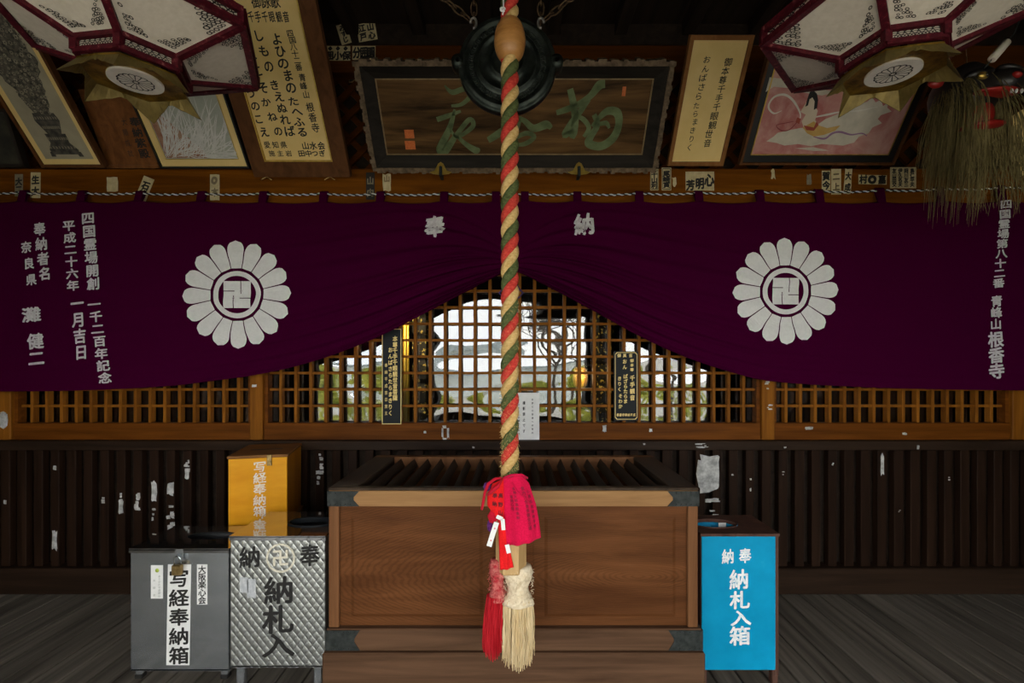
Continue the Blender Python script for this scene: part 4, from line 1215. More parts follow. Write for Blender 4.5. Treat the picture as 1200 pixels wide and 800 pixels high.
mst([(240, 455), (210, 485), (180, 490), (160, 470), (200, 460), (225, 455)], [3, 4, 4, 3, 3, 2])
q.build('red_ribbon_drawing', noisy('maroon_paint', (.22, .04, .04), (.28, .06, .06), (10, 10, 10), .8), pm_)

# cream board whose corner shows at the edge beyond the mask
fE = tiltframe(2.75, Z(205, 2.75), math.radians(37))
ce_ = fE.px(1184, 136)
a1, a2 = (math.cos(math.radians(38)), math.sin(math.radians(38))), (math.cos(math.radians(-52)), math.sin(math.radians(-52)))
poly = [ce_, (ce_[0] + .40 * a2[0], ce_[1] + .40 * a2[1]), (ce_[0] + .40 * a2[0] + .5 * a1[0], ce_[1] + .40 * a2[1] + .5 * a1[1]), (ce_[0] + .5 * a1[0], ce_[1] + .5 * a1[1])]
t = thing('hung_board', tuple(fE(*poly[1])), 'cream board hung askew beyond the shaggy mask, one corner showing', 'board')
b = MB(); b.prism(poly, fE, -.02, 0); b.build('board_face', paper, t)
cxx_, cyy_ = sum(p[0] for p in poly) / 4, sum(p[1] for p in poly) / 4
b = MB(); b.ring([(cxx_ + (p[0] - cxx_) * 1.03, cyy_ + (p[1] - cyy_) * 1.03) for p in poly], poly, fE, -.022, .006); b.build('frame', brownf, t)

# ------------------------------------------------------------------ the two six-sided lanterns
burg = noisy('burgundy_lacquer', (.055, .004, .009), (.10, .009, .016), (55, 55, 55), .5, 0, .2, 5, .0004, lo=.45, hi=.62, c3=(.32, .15, .13))
lan_w = noisy('lantern_cloth', (.58, .52, .42), (.64, .58, .48), (60, 60, 60), .8, 0, .2)
fil = mat('black_filigree', (.014, .012, .010), .55)
gilt_dark = noisy('dark_gilt_sheet', (.10, .058, .008), (.42, .26, .04), (22, 22, 22), .38, .8, .5, 5, .0015)
gilt_edge = noisy('olive_gilt', (.12, .085, .022), (.20, .145, .042), (20, 20, 20), .5, .5)
LH = 1.02
def lantern(cx, cy, rot, zc, label, zoff=0.0):
    c = Vector((cx, cy, 0)); z = lambda k: EYE + k * LH + zoff
    t = thing('hexagonal_lantern', (cx, cy, z(.9)), label, 'lantern', None)
    def V(k, r, zz): a = math.radians(rot + 60 * k); return Vector((cx + r * LH * math.cos(a), cy + r * LH * math.sin(a), zz))
    r1, r2, rt = .152, .386, .20
    zn, z1_, z2_, z3_, z4_ = z(.957), z(1.0), z(1.084), z(1.128), z(1.26)
    fr = MB(); bw = .022
    for k in range(6):
        for r, zz in ((r1, zn), (r1, z1_), (r2, z2_), (r2, z3_), (rt, z4_)): fr.bar(V(k, r, zz), V(k + 1, r, zz), bw * (.7 if zz == zn else 1), bw * (.7 if zz == zn else 1))
        fr.bar(V(k, r1, zn), V(k, r1, z1_), bw, bw); fr.bar(V(k, r1, z1_), V(k, r2, z2_), bw, bw)
        fr.bar(V(k, r2, z2_), V(k, r2, z3_), bw, bw); fr.bar(V(k, r2, z3_), V(k, rt, z4_), bw, bw)
    fr.build('frame', burg, t)
    for k in range(6):
        def quad(ra, za, rb, zb_):
            A, B_, D, E_ = V(k, ra, za), V(k + 1, ra, za), V(k + 1, rb, zb_), V(k, rb, zb_)
            n = (B_ - A).cross(E_ - A).normalized(); m = (A + B_ + D + E_) / 4
            if n.dot(m - Vector((cx, cy, (za + zb_) / 2 + (.4 if zb_ > za and rb > ra else 0)))) < 0: n = -n
            return A, B_, D, E_, n
        def panel(ra, za, rb, zb_, nm):
            A, B_, D, E_, n = quad(ra, za, rb, zb_)
            b = MB(); vs = [A, B_, D, E_]; b.add([p for p in vs] + [p - n * .004 for p in vs], [(0, 1, 2, 3), (7, 6, 5, 4), (0, 4, 5, 1), (1, 5, 6, 2), (2, 6, 7, 3), (3, 7, 4, 0)])
            return b.build(nm, lan_w, t), (A, B_, D, E_, n)
        o, (A, B_, D, E_, n) = panel(r1, z1_, r2, z2_, 'lower_panel')
        # filigree corners: clusters of small rings, denser toward the corner
        q = MB()
        def corner(p, e1, e2, L1, L2):
            e1, e2 = e1.normalized(), e2.normalized()
            m = 6; st1, st2 = L1 / m, L2 / m
            rl = random.Random(int(p.x * 999) + int(p.z * 777))
            for i in range(m):
                for j in range(m - i):
                    if rl.random() < .12: continue
                    cc_ = p + e1 * (st1 * (i + .5 + rl.uniform(-.2, .2))) + e2 * (st2 * (j + .5 + rl.uniform(-.2, .2))); rr = rl.uniform(.42, .62) * (st1 + st2) * .5
                    out = [cc_ + e1 * (rr * math.cos(a)) + e2 * (rr * math.sin(a)) + n * .0014 for a in [x_ * math.pi / 4 for x_ in range(8)]]
                    inn = [cc_ + e1 * (rr * .55 * math.cos(a)) + e2 * (rr * .55 * math.sin(a)) + n * .0014 for a in [x_ * math.pi / 4 for x_ in range(8)]]
                    q.add(out + inn, [(x_, (x_ + 1) % 8, 8 + (x_ + 1) % 8, 8 + x_) for x_ in range(8)])
        ctr = (A + B_ + D + E_) / 4
        for p, a_, b_, L1, L2 in ((A, B_, E_, .050, .085), (B_, A, D, .050, .085), (D, B_, E_, .085, .10), (E_, A, D, .085, .10)):
            pp = p + (ctr - p).normalized() * .030
            corner(pp, a_ - p, b_ - p, L1, L2)
        q.build('filigree', fil, o)
        # wave-pattern strips of the neck and the fretted strips of the rim
        o, (A, B_, D, E_, n) = panel(r1 * .97, zn, r1 * .97, z1_, 'neck_panel')
        q = MB(); ux = (B_ - A).normalized(); uz = (E_ - A).normalized(); W_, H_ = (B_ - A).length, (E_ - A).length
        f = Frame(A + n * .001, ux, uz)
        if f.n.dot(n) < 0: f.n = -f.n
        for i in range(7):
            cu = .02 + (W_ - .04) * i / 6
            for rr in (.020, .013, .006):
                stroke(q, [(cu + rr * math.cos(a), H_ * .22 + rr * .9 * math.sin(a)) for a in (0, .8, 1.57, 2.34, 3.14)], [.0022] * 5, f, 0, .001)
            stroke(q, [(cu - .012, H_ * .62), (cu, H_ * .78), (cu + .010, H_ * .66), (cu + .004, H_ * .60)], [.0025, .003, .0025, .001], f, 0, .001)
        q.build('wave_pattern', fil, o)
        o, (A, B_, D, E_, n) = panel(r2 * .985, z2_, r2 * .985, z3_, 'rim_panel')
        q = MB(); ux = (B_ - A).normalized(); uz = (E_ - A).normalized(); W_, H_ = (B_ - A).length, (E_ - A).length
        f = Frame(A + n * .001, ux, uz)
        if f.n.dot(n) < 0: f.n = -f.n
        m = 9
        for i in range(m):
            a, b2 = .012 + (W_ - .024) * i / m, .012 + (W_ - .024) * (i + 1) / m; md = (a + b2) / 2
            for l in ([(a, .010), (md, H_ - .010), (b2, .010)], [(a, H_ * .5), (md, H_ * .32), (b2, H_ * .5)], [(a, H_ - .012), (md, H_ * .55), (b2, H_ - .012)]):
                for p_, q_ in zip(l[:-1], l[1:]): stroke(q, [p_, q_], [.0045, .0045], f, 0, .001)
        q.build('fretwork', fil, o)
        panel(r2 * .985, z3_, rt, z4_, 'upper_panel')
    # gilt star plate under the neck
    zs = z(.935)
    hexr = [Vector((cx + (.150 if k % 2 == 0 else .135) * LH * math.cos(math.radians(rot + 30 * k)), cy + (.150 if k % 2 == 0 else .135) * LH * math.sin(math.radians(rot + 30 * k)), zs)) for k in range(12)]
    b = MB()
    b.add(hexr + [p + Vector((0, 0, .006)) for p in hexr], [tuple(range(12)), tuple(range(23, 11, -1))] + [(i, (i + 1) % 12, 12 + (i + 1) % 12, 12 + i) for i in range(12)])
    b.build('star_plate', gilt_dark, t)
    for k in range(0, 12, 2):
        mid, m0, m1 = hexr[k], hexr[k - 1], hexr[(k + 1) % 12]
        ra = math.radians(rot + 30 * k)
        tipv = Vector((cx + .196 * LH * math.cos(ra), cy + .196 * LH * math.sin(ra), zs - .058 * LH))
        b = MB(); n_ = 7
        # two drooping leaves meeting at the tip, with a scalloped lower edge
        for side in (m0, m1):
            top, low = [], []
            for i in range(n_ + 1):
                e = i / n_
                p_ = side + (mid - side) * e
                out_ = Vector((p_.x - cx, p_.y - cy, 0)).normalized()
                q_ = side + Vector((0, 0, -.016 * LH)) + (tipv - side - Vector((0, 0, -.016 * LH))) * e ** 1.25
                q_ = q_ + Vector((0, 0, .007 * LH * abs(math.sin(e * math.pi * 2.5)) * (1 - e)))
                top.append(p_); low.append(q_)
            vs = top + low
            ofs = Vector((-.003 * math.cos(ra), -.003 * math.sin(ra), .002)); m_ = len(vs)
            fs = [(i, i + 1, n_ + 1 + i + 1, n_ + 1 + i) for i in range(n_)]
            b.add(vs + [v_ + ofs for v_ in vs], fs + [tuple(m_ + x_ for x_ in f_[::-1]) for f_ in fs] + [(n_ + 1 + i, n_ + 2 + i, m_ + n_ + 2 + i, m_ + n_ + 1 + i) for i in range(n_)])
        b.build('gilt_petal', gilt_edge, t)
    b = MB(); n_ = 64
    b.lathe([(0, -.004), (.077 * LH, -.004), (.077 * LH, .004), (0, .004)], (cx, cy, zs - .003), n_, None, False)
    em = b.build('emblem_disc', noisy('emblem_white', (.60, .55, .47), (.66, .61, .53), (30, 30, 30), .6), t)
    q = MB(); f = Frame((cx, cy, zs - .0075), (1, 0, 0), (0, -1, 0))
    R = .050 * LH; np_ = 16
    for k in range(np_):
        a = 2 * math.pi * k / np_; h = math.pi / np_
        l = [(R * .17 * math.cos(a - h), R * .17 * math.sin(a - h)), (R * .88 * math.cos(a - h * .98), R * .88 * math.sin(a - h * .98)), (R * .98 * math.cos(a - h * .5), R * .98 * math.sin(a - h * .5)), (R * 1.0 * math.cos(a), R * 1.0 * math.sin(a)), (R * .98 * math.cos(a + h * .5), R * .98 * math.sin(a + h * .5)), (R * .88 * math.cos(a + h * .98), R * .88 * math.sin(a + h * .98))]
        stroke(q, l, [.0016, .0034, .004, .004, .004, .0034], f, 0, .0008)
    q.ring(circ(R * .2, 24), circ(R * .13, 24), f, 0, .0009)
    q.build('chrysanthemum', fil, em)
    b = MB(); b.lathe([(rt * LH, 0), (rt * .8 * LH, .03), (.04, .06), (.02, .09)], (cx, cy, z4_), 6); b.build('cap', burg, t)
    b = MB(); b.tube([(cx, cy, z4_ + .05), (cx, cy, 3.62)], .006, 8); b.build('hanging_rod', iron, t)
lantern(-1.266 * LH, 1.619 * LH, -7.6, 0, 'six-sided white and burgundy lantern over the plain steel box side')
lantern(1.228 * LH, 1.586 * LH, -13.6, 0, 'six-sided white and burgundy lantern hanging above the pink maiden picture', .008)

# ------------------------------------------------------------------ shaggy demon mask
YM = 2.42
mk = thing('demon_mask', tuple(P(1132, 130, YM)), 'black and red demon mask with long straw-coloured hair hanging under the lantern', 'mask')
maskb = noisy('black_mask_lacquer', (.008, .007, .007), (.025, .020, .018), (18, 18, 18), .4, 0, .5, 4, .002)
maskr = noisy('red_mask_lacquer', (.26, .010, .008), (.36, .020, .014), (18, 18, 18), .4, 0, .5)
pm = YM / F
def blob(b, px_, py_, dy, rx_, ry_, rz_, n=20, Mx=None, warp=0):
    c = P(px_, py_, YM) + Vector((0, dy, 0)); vs = []; rows = 12
    for i in range(rows + 1):
        th = math.pi * i / rows
        for j in range(n):
            a = 2 * math.pi * j / n
            p = Vector((rx_ * math.sin(th) * math.cos(a), ry_ * math.sin(th) * math.sin(a), rz_ * math.cos(th)))
            p *= 1 + warp * math.sin(3 * a + 2 * th) * math.sin(2 * th)
            if Mx is not None: p = Mx @ p
            vs.append(c + p)
    b.add(vs, [(i * n + j, (i + 1) * n + j, (i + 1) * n + (j + 1) % n, i * n + (j + 1) % n) for i in range(rows) for j in range(n)], True)
b = MB(); blob(b, 1132, 112, 0, 38 * pm, .13, 34 * pm, 24, None, .05)
blob(b, 1152, 112, -.10, 20 * pm, .08, 15 * pm, 16); blob(b, 1124, 101, -.10, 17 * pm, .04, 6 * pm, 14, Matrix.Rotation(-.25, 3, 'Y')); blob(b, 1160, 97, -.10, 15 * pm, .04, 5 * pm, 14, Matrix.Rotation(.3, 3, 'Y'))
b.build('mask_head', maskb, mk)
b = MB(); blob(b, 1140, 124, -.12, 26 * pm, .05, 4 * pm, 16); blob(b, 1128, 160, -.10, 24 * pm, .06, 5 * pm, 16, Matrix.Rotation(-.08, 3, 'Y')); blob(b, 1133, 142, -.05, 17 * pm, .06, 19 * pm, 16)
b.build('open_mouth', maskr, mk)
for px_, py_ in ((1121.5, 107), (1165, 104)):
    b = MB(); blob(b, px_, py_, -.135, 6 * pm, .014, 4.2 * pm, 14); e = b.build('eye', gold, mk)
    b = MB(); blob(b, px_ + 2, py_ + .5, -.147, 2 * pm, .006, 2 * pm, 10); b.build('pupil', maskb, e)
for px_, py_ in ((1149, 112), (1167, 111)):
    b = MB(); blob(b, px_, py_, -.175, 5 * pm, .02, 3.4 * pm, 12, Matrix.Rotation(.4, 3, 'Y')); b.build('nostril', maskr, mk)
for px_, py_, a in ((1091, 102, .0), (1180, 91, -.5)):
    b = MB(); blob(b, px_, py_, -.03, 9 * pm, .02, 5 * pm, 12, Matrix.Rotation(a, 3, 'Y')); b.build('ear', maskr, mk)
for px_ in (1146, 1151, 1157):
    b = MB(); blob(b, px_, 128, -.165, 1.4 * pm, .008, 2.6 * pm, 8); b.build('tooth', white_paper, mk)
hairm = noisy('straw_hair', (.105, .08, .028), (.25, .20, .085), (120, 120, 6), .75, 0, .2)
b = MB(); random.seed(21)
for i in range(1500):
    a = random.uniform(0, 2 * math.pi)
    fr_k = random.random()
    rr = random.uniform(.3, 1.0)
    x0_ = 1134 + 34 * rr * math.cos(a); y0_ = 88 - 8 * math.sqrt(max(0, 1 - rr * rr)) + random.uniform(0, 10) + 18 * rr * rr
    dy0 = .115 * rr * math.sin(a) - .02
    side = math.cos(a)
    # keep the middle of the face fairly clear
    if math.sin(a) < .05 and random.random() < (.97 if abs(x0_ - 1142) < 27 else .35): continue
    xe = 1132 + (x0_ - 1134) * random.uniform(1.15, 1.65) + random.uniform(-9, 9)
    ye = random.choice((random.uniform(165, 205), random.uniform(190, 235), random.uniform(180, 262)))
    if abs(side) > .85: ye = min(ye, random.uniform(170, 215))
    pts = []
    wv = random.uniform(-3, 3); k1 = random.uniform(0, 6)
    for k in range(8):
        t = k / 7; s = 1 - (1 - t) ** 2.6
        p = P(x0_ + (xe - x0_) * s + wv * math.sin(3 * t + k1) * t, y0_ + (ye - y0_) * t + (0 if k else 0), YM)
        p.y += dy0 * (1 + .5 * s) - .06 * s * (1 - t) + (-.05 * s if dy0 < 0 else 0)
        pts.append(p)
    b.tube(pts, [.0016, .0018, .0018, .0017, .0016, .0014, .0011, .0006], 3, False)
for i in range(330):
    x0_ = random.uniform(1104, 1166); y0_ = random.uniform(158, 170)
    ye = random.uniform(185, 262); xe = 1132 + (x0_ - 1132) * 1.2 + random.uniform(-6, 6)
    pts = []
    for k in range(6):
        t = k / 5; p = P(x0_ + (xe - x0_) * t + 2 * math.sin(3 * t + i) * t, y0_ + (ye - y0_) * t, YM); p.y += -.12 + random.uniform(-.02, .02) * t; pts.append(p)
    b.tube(pts, [.0016, .0018, .0017, .0015, .0012, .0005], 3, False)
for i in range(14):
    x0_ = 1134 + random.uniform(-26, 26)
    b.tube([P(x0_, 88, YM), P(x0_ + random.uniform(-3, 3), 80, YM), P(x0_ + random.uniform(-7, 7), 72, YM)], [.002, .0018, .0005], 3, False)
b.build('hair', hairm, mk)
b = MB(); p = P(1134, 86, YM); b.tube([p, (p.x, p.y + .05, 3.62)], .002, 6); b.build('hanging_cord', rusty, mk)
pt = thing('paper_tube', tuple(P(1170, 60, 2.05)), 'white paper tube threaded on a slanting wire above the shaggy mask', 'paper tube')
a_, c_ = P(1162, 70, 2.05), P(1180, 49, 2.05); d_ = (c_ - a_)
b = MB(); b.tube([a_, a_ + d_ * .02, a_ + d_ * .98, c_], [.010, .016, .016, .010], 16); b.build('tube', lan_w, pt)
b = MB(); b.tube([a_ - d_ * .45, c_ + d_ * .5, c_ + d_ * 1.0 + Vector((.1, 0, .3)), c_ + d_ * 1.2 + Vector((.16, 0, .66))], .0025, 6); b.build('wire', iron, pt)

# ------------------------------------------------------------------ purple curtain with its cord
YCU = 2.93
BOT = [(-60, 459), (60, 458), (130, 456), (200, 452), (250, 446), (300, 439), (350, 428), (400, 412), (450, 391), (500, 366), (550, 341), (580, 326), (599, 317), (620, 326), (650, 341), (700, 367), (750, 394), (800, 417), (850, 434), (900, 446), (1000, 453), (1100, 456), (1260, 458)]
def botz(x):
    px_ = CX + x * F / YCU
    if px_ <= BOT[0][0]: return Z(BOT[0][1], YCU)
    for i in range(len(BOT) - 1):
        a, c = BOT[i], BOT[i + 1]
        if px_ <= c[0]:
            p0, p3 = BOT[max(i - 1, 0)], BOT[min(i + 2, len(BOT) - 1)]
            t = (px_ - a[0]) / (c[0] - a[0])
            if 560 < px_ < 640: y = a[1] + (c[1] - a[1]) * t
            else:
                m0 = (c[1] - p0[1]) / (c[0] - p0[0]) * (c[0] - a[0]); m1 = (p3[1] - a[1]) / (p3[0] - a[0]) * (c[0] - a[0])
                y = (2 * t ** 3 - 3 * t * t + 1) * a[1] + (t ** 3 - 2 * t * t + t) * m0 + (-2 * t ** 3 + 3 * t * t) * c[1] + (t ** 3 - t * t) * m1
            return Z(y, YCU)
    return Z(BOT[-1][1], YCU)
LOOPS = [24, 93, 161, 234, 307, 378, 445, 520, 581, 615, 677, 750, 820, 892, 962, 1034, 1104, 1176]
def topz(x):
    px_ = CX + x * F / YCU
    lo = max([l for l in LOOPS if l <= px_] or [-46]); hi = min([l for l in LOOPS if l > px_] or [1246])
    t = (px_ - lo) / (hi - lo)
    return Z(235.5 + 2.6 * math.sin(math.pi * t), YCU)
AX = X(599, YCU)
kc0 = YCU / F
def curt_y(x, z):
    zt_, zb_ = topz(x), botz(x)
    v = min(1, max(0, (zt_ - z) / (zt_ - zb_)))
    dx = abs(x - AX)
    band = 16 * kc0 + 150 * kc0 * (1 - math.exp(-dx / .62))
    q = (z - zb_) / band
    if q < 1.35:
        A = (.006 + .022 * (1 - math.exp(-dx / .22))) * math.exp(-max(0, dx - .3) / .75)
        q = max(0, q); fade = max(0, 1 - q / 1.35) ** .6
        ph = 2 * math.pi * 6.2 * q ** .72 + .8 * math.sin(2.1 * dx) + .5 * math.sin(9 * q + 3 * dx)
        d = A * fade * (1 - 2 * abs(math.sin(ph / 2)) ** 1.4 + .35 * math.sin(2.3 * ph + 3 * dx))
    else: d = 0.0
    d += .035 * math.exp(-(dx / .5) ** 2) * v * v
    d += .006 * math.sin(2.1 * x + .8) + .004 * math.sin(5.3 * x + 2 * v) * (1 - .5 * v) + .0035 * math.sin(13 * x) * (1 - v) ** 2
    return YCU - d
cu = thing('curtain', (AX, YCU, Z(458, YCU)), 'long purple temple curtain with white crests gathered up at the middle', 'curtain')
b = MB(); nu, nv = 520, 150
xa, xb = X(-40, YCU), X(1240, YCU)
xs = sorted([xa + (xb - xa) * i / nu for i in range(nu + 1)])
vs = []
for j in range(nv + 1):
    for x in xs:
        zt_, zb_ = topz(x), botz(x); z = zt_ + (zb_ - zt_) * j / nv
        vs.append((x, curt_y(x, z), z))
W = nu + 1; o_ = len(vs)
vs += [(x, y + .004, z) for x, y, z in vs]
fs = [(j * W + i, j * W + i + 1, (j + 1) * W + i + 1, (j + 1) * W + i) for j in range(nv) for i in range(nu)]
fs += [tuple(o_ + k for k in f_[::-1]) for f_ in fs]
fs += [(nv * W + i, nv * W + i + 1, o_ + nv * W + i + 1, o_ + nv * W + i) for i in range(nu)] + [(i, o_ + i, o_ + i + 1, i + 1) for i in range(nu)]
b.add(vs, fs, True); b.build('curtain_cloth', purple, cu)
cordY = 2.957
def cord_z(px_):
    lo = max([l for l in LOOPS if l <= px_] or [-46]); hi = min([l for l in LOOPS if l > px_] or [1246])
    t = (px_ - lo) / (hi - lo)
    base = 227 - .000025 * (px_ - 600) ** 2 * .9 * (1 if px_ > 600 else .2)
    return Z(base + 1.6 * math.sin(math.pi * t), cordY)
for l in LOOPS:
    b = MB(); xl = X(l, YCU); hw = 4.6 * YCU / F
    zc_ = cord_z(l)
    # a loop of cloth going over the cord and back down
    prof = [(YCU - .001, topz(xl) - .012), (cordY - .014, zc_ - .004), (cordY - .010, zc_ + .010), (cordY, zc_ + .014), (cordY + .010, zc_ + .010), (cordY + .011, zc_ - .006), (YCU + .006, topz(xl) - .012)]
    n_ = len(prof); vs = []
    for s in (-1, 1):
        for y, z in prof: vs.append((xl + s * hw, y, z))
    b.add(vs, [(i, i + 1, n_ + i + 1, n_ + i) for i in range(n_ - 1)], True); b.build('loop', purple, cu)
pcord = mat('violet_tie_cord', (.035, .012, .10), .6)
b = MB()
for s in (-1, 1):
    b.tube([P(599, 322, YCU - .07), P(599 + s * 9, 338, YCU - .08), P(599 + s * 14, 343, YCU - .085), P(599 + s * 9, 349, YCU - .08), P(599 + s * 2, 345, YCU - .075)], .005, 8)
b.tube([P(595, 322, YCU - .07), P(590, 348, YCU - .05), P(588, 378, YCU - .05), P(588, 396, YCU - .05)], .0045, 8)
b.build('tie_cord', pcord, cu)
def cf(u, v, w=0): return Vector((u, curt_y(u, v) - .0035 - w, v))
kc = YCU / F
def crest(px_, py_, R, sq):
    c = (X(px_, YCU), Z(py_, YCU)); q = MB()
    for k in range(16):
        a = math.pi / 2 + 2 * math.pi * k / 16 + .03
        rows = 12; vs = []; r0, r1_ = .485 * R, R
        for i in range(rows + 1):
            t = i / rows; r = r0 + (r1_ - r0) * t
            hw = (r * math.tan(math.pi / 16) * .93)
            if t > .55: hw = min(hw, hw * math.sqrt(max(0, 1 - ((t - .55) / .45) ** 2)) + .0)
            for s in (-1, -.33, .33, 1):
                x_, y_ = r * math.cos(a) - s * hw * math.sin(a), r * math.sin(a) + s * hw * math.cos(a)
                vs.append(cf(c[0] + x_ * kc, c[1] + y_ * kc))
        q.add(vs, [(i * 4 + j, i * 4 + j + 1, i * 4 + j + 5, i * 4 + j + 4) for i in range(rows) for j in range(3)])
    def annulus(ra, rb_, n=48):
        vs = [cf(c[0] + r * math.cos(2 * math.pi * i / n) * kc, c[1] + r * math.sin(2 * math.pi * i / n) * kc) for r in (ra, rb_) for i in range(n)]
        q.add(vs, [(i, (i + 1) % n, n + (i + 1) % n, n + i) for i in range(n)])
    annulus(.345 * R, .435 * R)
    h = sq / 2; g = .55
    # square cut by four slits
    cells = [(-h, -h, -h / 3 - .2, h / 3 - g), (-h, h / 3 + g - .01, -0.2 + h / 3 - g + .2, h)]
    N = 15; d = sq / N
    for i in range(N):
        for j in range(N):
            x_, y_ = -h + (i + .5) * d, -h + (j + .5) * d
            slit = (abs(x_ - h / 3.2) < d * .5 and y_ > .0) or (abs(x_ + h / 3.2) < d * .5 and y_ < -.0) or (abs(y_ - h / 3.2) < d * .5 and x_ < -h * .25) or (abs(y_ + h / 3.2) < d * .5 and x_ > h * .25)
            if slit and not (abs(x_) < d * 1.2 and abs(y_) < d * 1.2):
                wv = .28
                xs_ = [(x_ - d / 2, x_ - d / 2 + d * wv), (x_ + d / 2 - d * wv, x_ + d / 2)] if (abs(abs(x_) - h / 3.2) < d * .5 and not abs(abs(y_) - h / 3.2) < d * .5) else None
                if xs_: rs = [(a_, y_ - d / 2, b_, y_ + d / 2) for a_, b_ in xs_]
                else: rs = [(x_ - d / 2, y_ - d / 2, x_ + d / 2, y_ - d / 2 + d * wv), (x_ - d / 2, y_ + d / 2 - d * wv, x_ + d / 2, y_ + d / 2)]
            else: rs = [(x_ - d / 2, y_ - d / 2, x_ + d / 2, y_ + d / 2)]
            for r_ in rs: q.add([cf(c[0] + u_ * kc, c[1] + v_ * kc) for u_, v_ in ((r_[0], r_[1]), (r_[2], r_[1]), (r_[2], r_[3]), (r_[0], r_[3]))], [(0, 1, 2, 3)])
    q.build('white_crest', white_paint, cu)
crest(277.5, 345, 63.5, 31.5)
crest(921, 341, 62.5, 31)
q = MB()
def ccol(text, a, c, sx, sy, bold=.035):
    n = len(text)
    for i, ch in enumerate(text):
        t = i / max(1, n - 1)
        write(q, ch, cf, X(a[0] + (c[0] - a[0]) * t, YCU), Z(a[1] + (c[1] - a[1]) * t, YCU), sx * kc, sy * kc, bold, .04)
ccol('四国霊場開創', (104, 256), (111, 333), 15, 14)
ccol('一千二百年記念', (112, 357), (125, 443), 15, 12.5)
ccol('平成二十六年', (82, 265), (87, 335), 14, 12)
ccol('一月吉日', (92, 356), (97, 413), 15, 17)
ccol('奉納者名', (48, 269), (54, 321), 14, 15)
ccol('奈良県', (32, 290), (38, 328), 12, 13)
ccol('灘', (38, 369), (38, 369), 22, 17); ccol('健二', (43, 400), (44, 420), 19, 18)
ccol('四国霊場第八十二番', (1177, 240), (1169, 332), 13, 10.5)
ccol('青峰山', (1167, 353), (1166, 380), 13, 12.5)
ccol('根香寺', (1166, 398), (1167, 435), 18, 18)
ccol('奉', (509.5, 266), (509.5, 266), 23, 24, .045); ccol('納', (684.5, 264), (684.5, 264), 23, 24, .045)
q.build('white_lettering', noisy('grey_white_dye', (.50, .48, .49), (.66, .64, .64), (60, 60, 60), .85), cu)
# black and white twisted cord the curtain hangs from
cd = thing('twisted_rope', (0, cordY, Z(227, cordY)), 'black and white twisted cord strung along the beam carrying the curtain', 'cord')
for k, m in enumerate((white_paint, black_ink)):
    b = MB(); pts = []; pt_ = 9.0 * cordY / F; x = -WX + .01; i = 0
    while x < WX - .01:
        a = 2 * math.pi * x / pt_ + math.pi * k
        pts.append((x, cordY + .0032 * math.cos(a), cord_z(CX + x * F / cordY) + .0032 * math.sin(a))); x += pt_ / 8
    b.tube(pts, .0037, 5); b.build('cord_strand', m, cd)

# ------------------------------------------------------------------ signs hung on the lattice
f = wallframe(3.034); k3 = 3.034 / F
def sign(name, r, label, cat, m, ink, rim=None, notch=0.0, th=.012):
    x0_, y0_, x1_, y1_ = r
    t = thing(name, (X((x0_ + x1_) / 2, 3.034), 3.03, Z(y1_, 3.034)), label, cat)
    A = rect(X(x0_, 3.034), X(x1_, 3.034), Z(y1_, 3.034), Z(y0_, 3.034))
    b = MB(); b.prism(A, f, -th, 0); b.build('sign_board', m, t)
    if rim:
        e, wd = rim; n_ = notch
        def oct_(d):
            u0_, u1_, v0_, v1_ = A[0][0] + d, A[1][0] - d, A[0][1] + d, A[2][1] - d
            return [(u0_ + n_, v0_), (u1_ - n_, v0_), (u1_, v0_ + n_), (u1_, v1_ - n_), (u1_ - n_, v1_), (u0_ + n_, v1_), (u0_, v1_ - n_), (u0_, v0_ + n_)]
        b = MB(); b.ring(oct_(e), oct_(e + wd), f, 0, .0015); b.build('gilt_border', gold_ink, t)
    return t
s1 = sign('mantra_sign', (447.5, 385, 470.5, 497), 'tall black and gold sign standing in the lattice by the gold streamer', 'sign', blackg, gold_ink, (.001, .004), .0001)
q = MB()
def scol(text, x_, ya, yb, sx, sy, bold=.03):
    n = len(text)
    for i, ch in enumerate(text): write(q, ch, f, X(x_, 3.034), Z(ya + (yb - ya) * i / max(1, n - 1), 3.034), sx * k3, sy * k3, bold)
scol('本尊千手千眼観世音菩薩', 463, 397, 466, 5.5, 6.5); scol('おんばさらたらまきりく', 457.5, 410, 484, 5, 6); scol('奉納平成吉日施主', 452.5, 428, 484, 3.4, 4.5, .01)
q.build('gold_lettering', gold_ink, s1)
s2 = sign('mantra_sign', (719.5, 411.5, 748, 492.5), 'small black sign with notched gold border hung before the lattice', 'sign', blackg, gold_ink, (.006, .0035), .012)
q = MB(); scol('御本尊', 742, 0, 0, .01, .01, 0); q = MB()
for ch, x_ in (('御', 725.5), ('真', 732), ('言', 739)): scol(ch, x_, 416.5, 416.5, 4.2, 4.2)
scol('御本尊', 740.5, 422.5, 433, 4, 4); scol('千手観音', 741, 443, 466, 5.6, 6.2); scol('おん', 732, 423.5, 430, 4.8, 5.4); scol('ばざらたらま', 733, 441, 470, 5, 5.2); scol('きりく', 726, 443.5, 456, 4.6, 5); scol('そわか', 727, 464, 476, 4.6, 5)
for i, ch in enumerate('根香寺奉納平成'): scol(ch, 724 + i * 3.2, 486, 486, 2.8, 3.4, .03)
q.build('gold_lettering', gold_ink, s2)
nt_ = sign('paper_notice', (605, 460, 632, 515.5), 'white paper notice pinned to the lattice just behind the bell rope', 'notice', white_paper, black_ink, None, 0, .0015)
q = MB(); scol('お参りの皆様へ本堂内', 624, 468, 507, 2.2, 2.6, .02); scol('撮影禁止です', 614, 472, 505, 3, 4, .03); scol('よろしくお願いします', 608, 474, 508, 2.0, 2.4, .02)
q.build('lettering', black_ink, nt_)

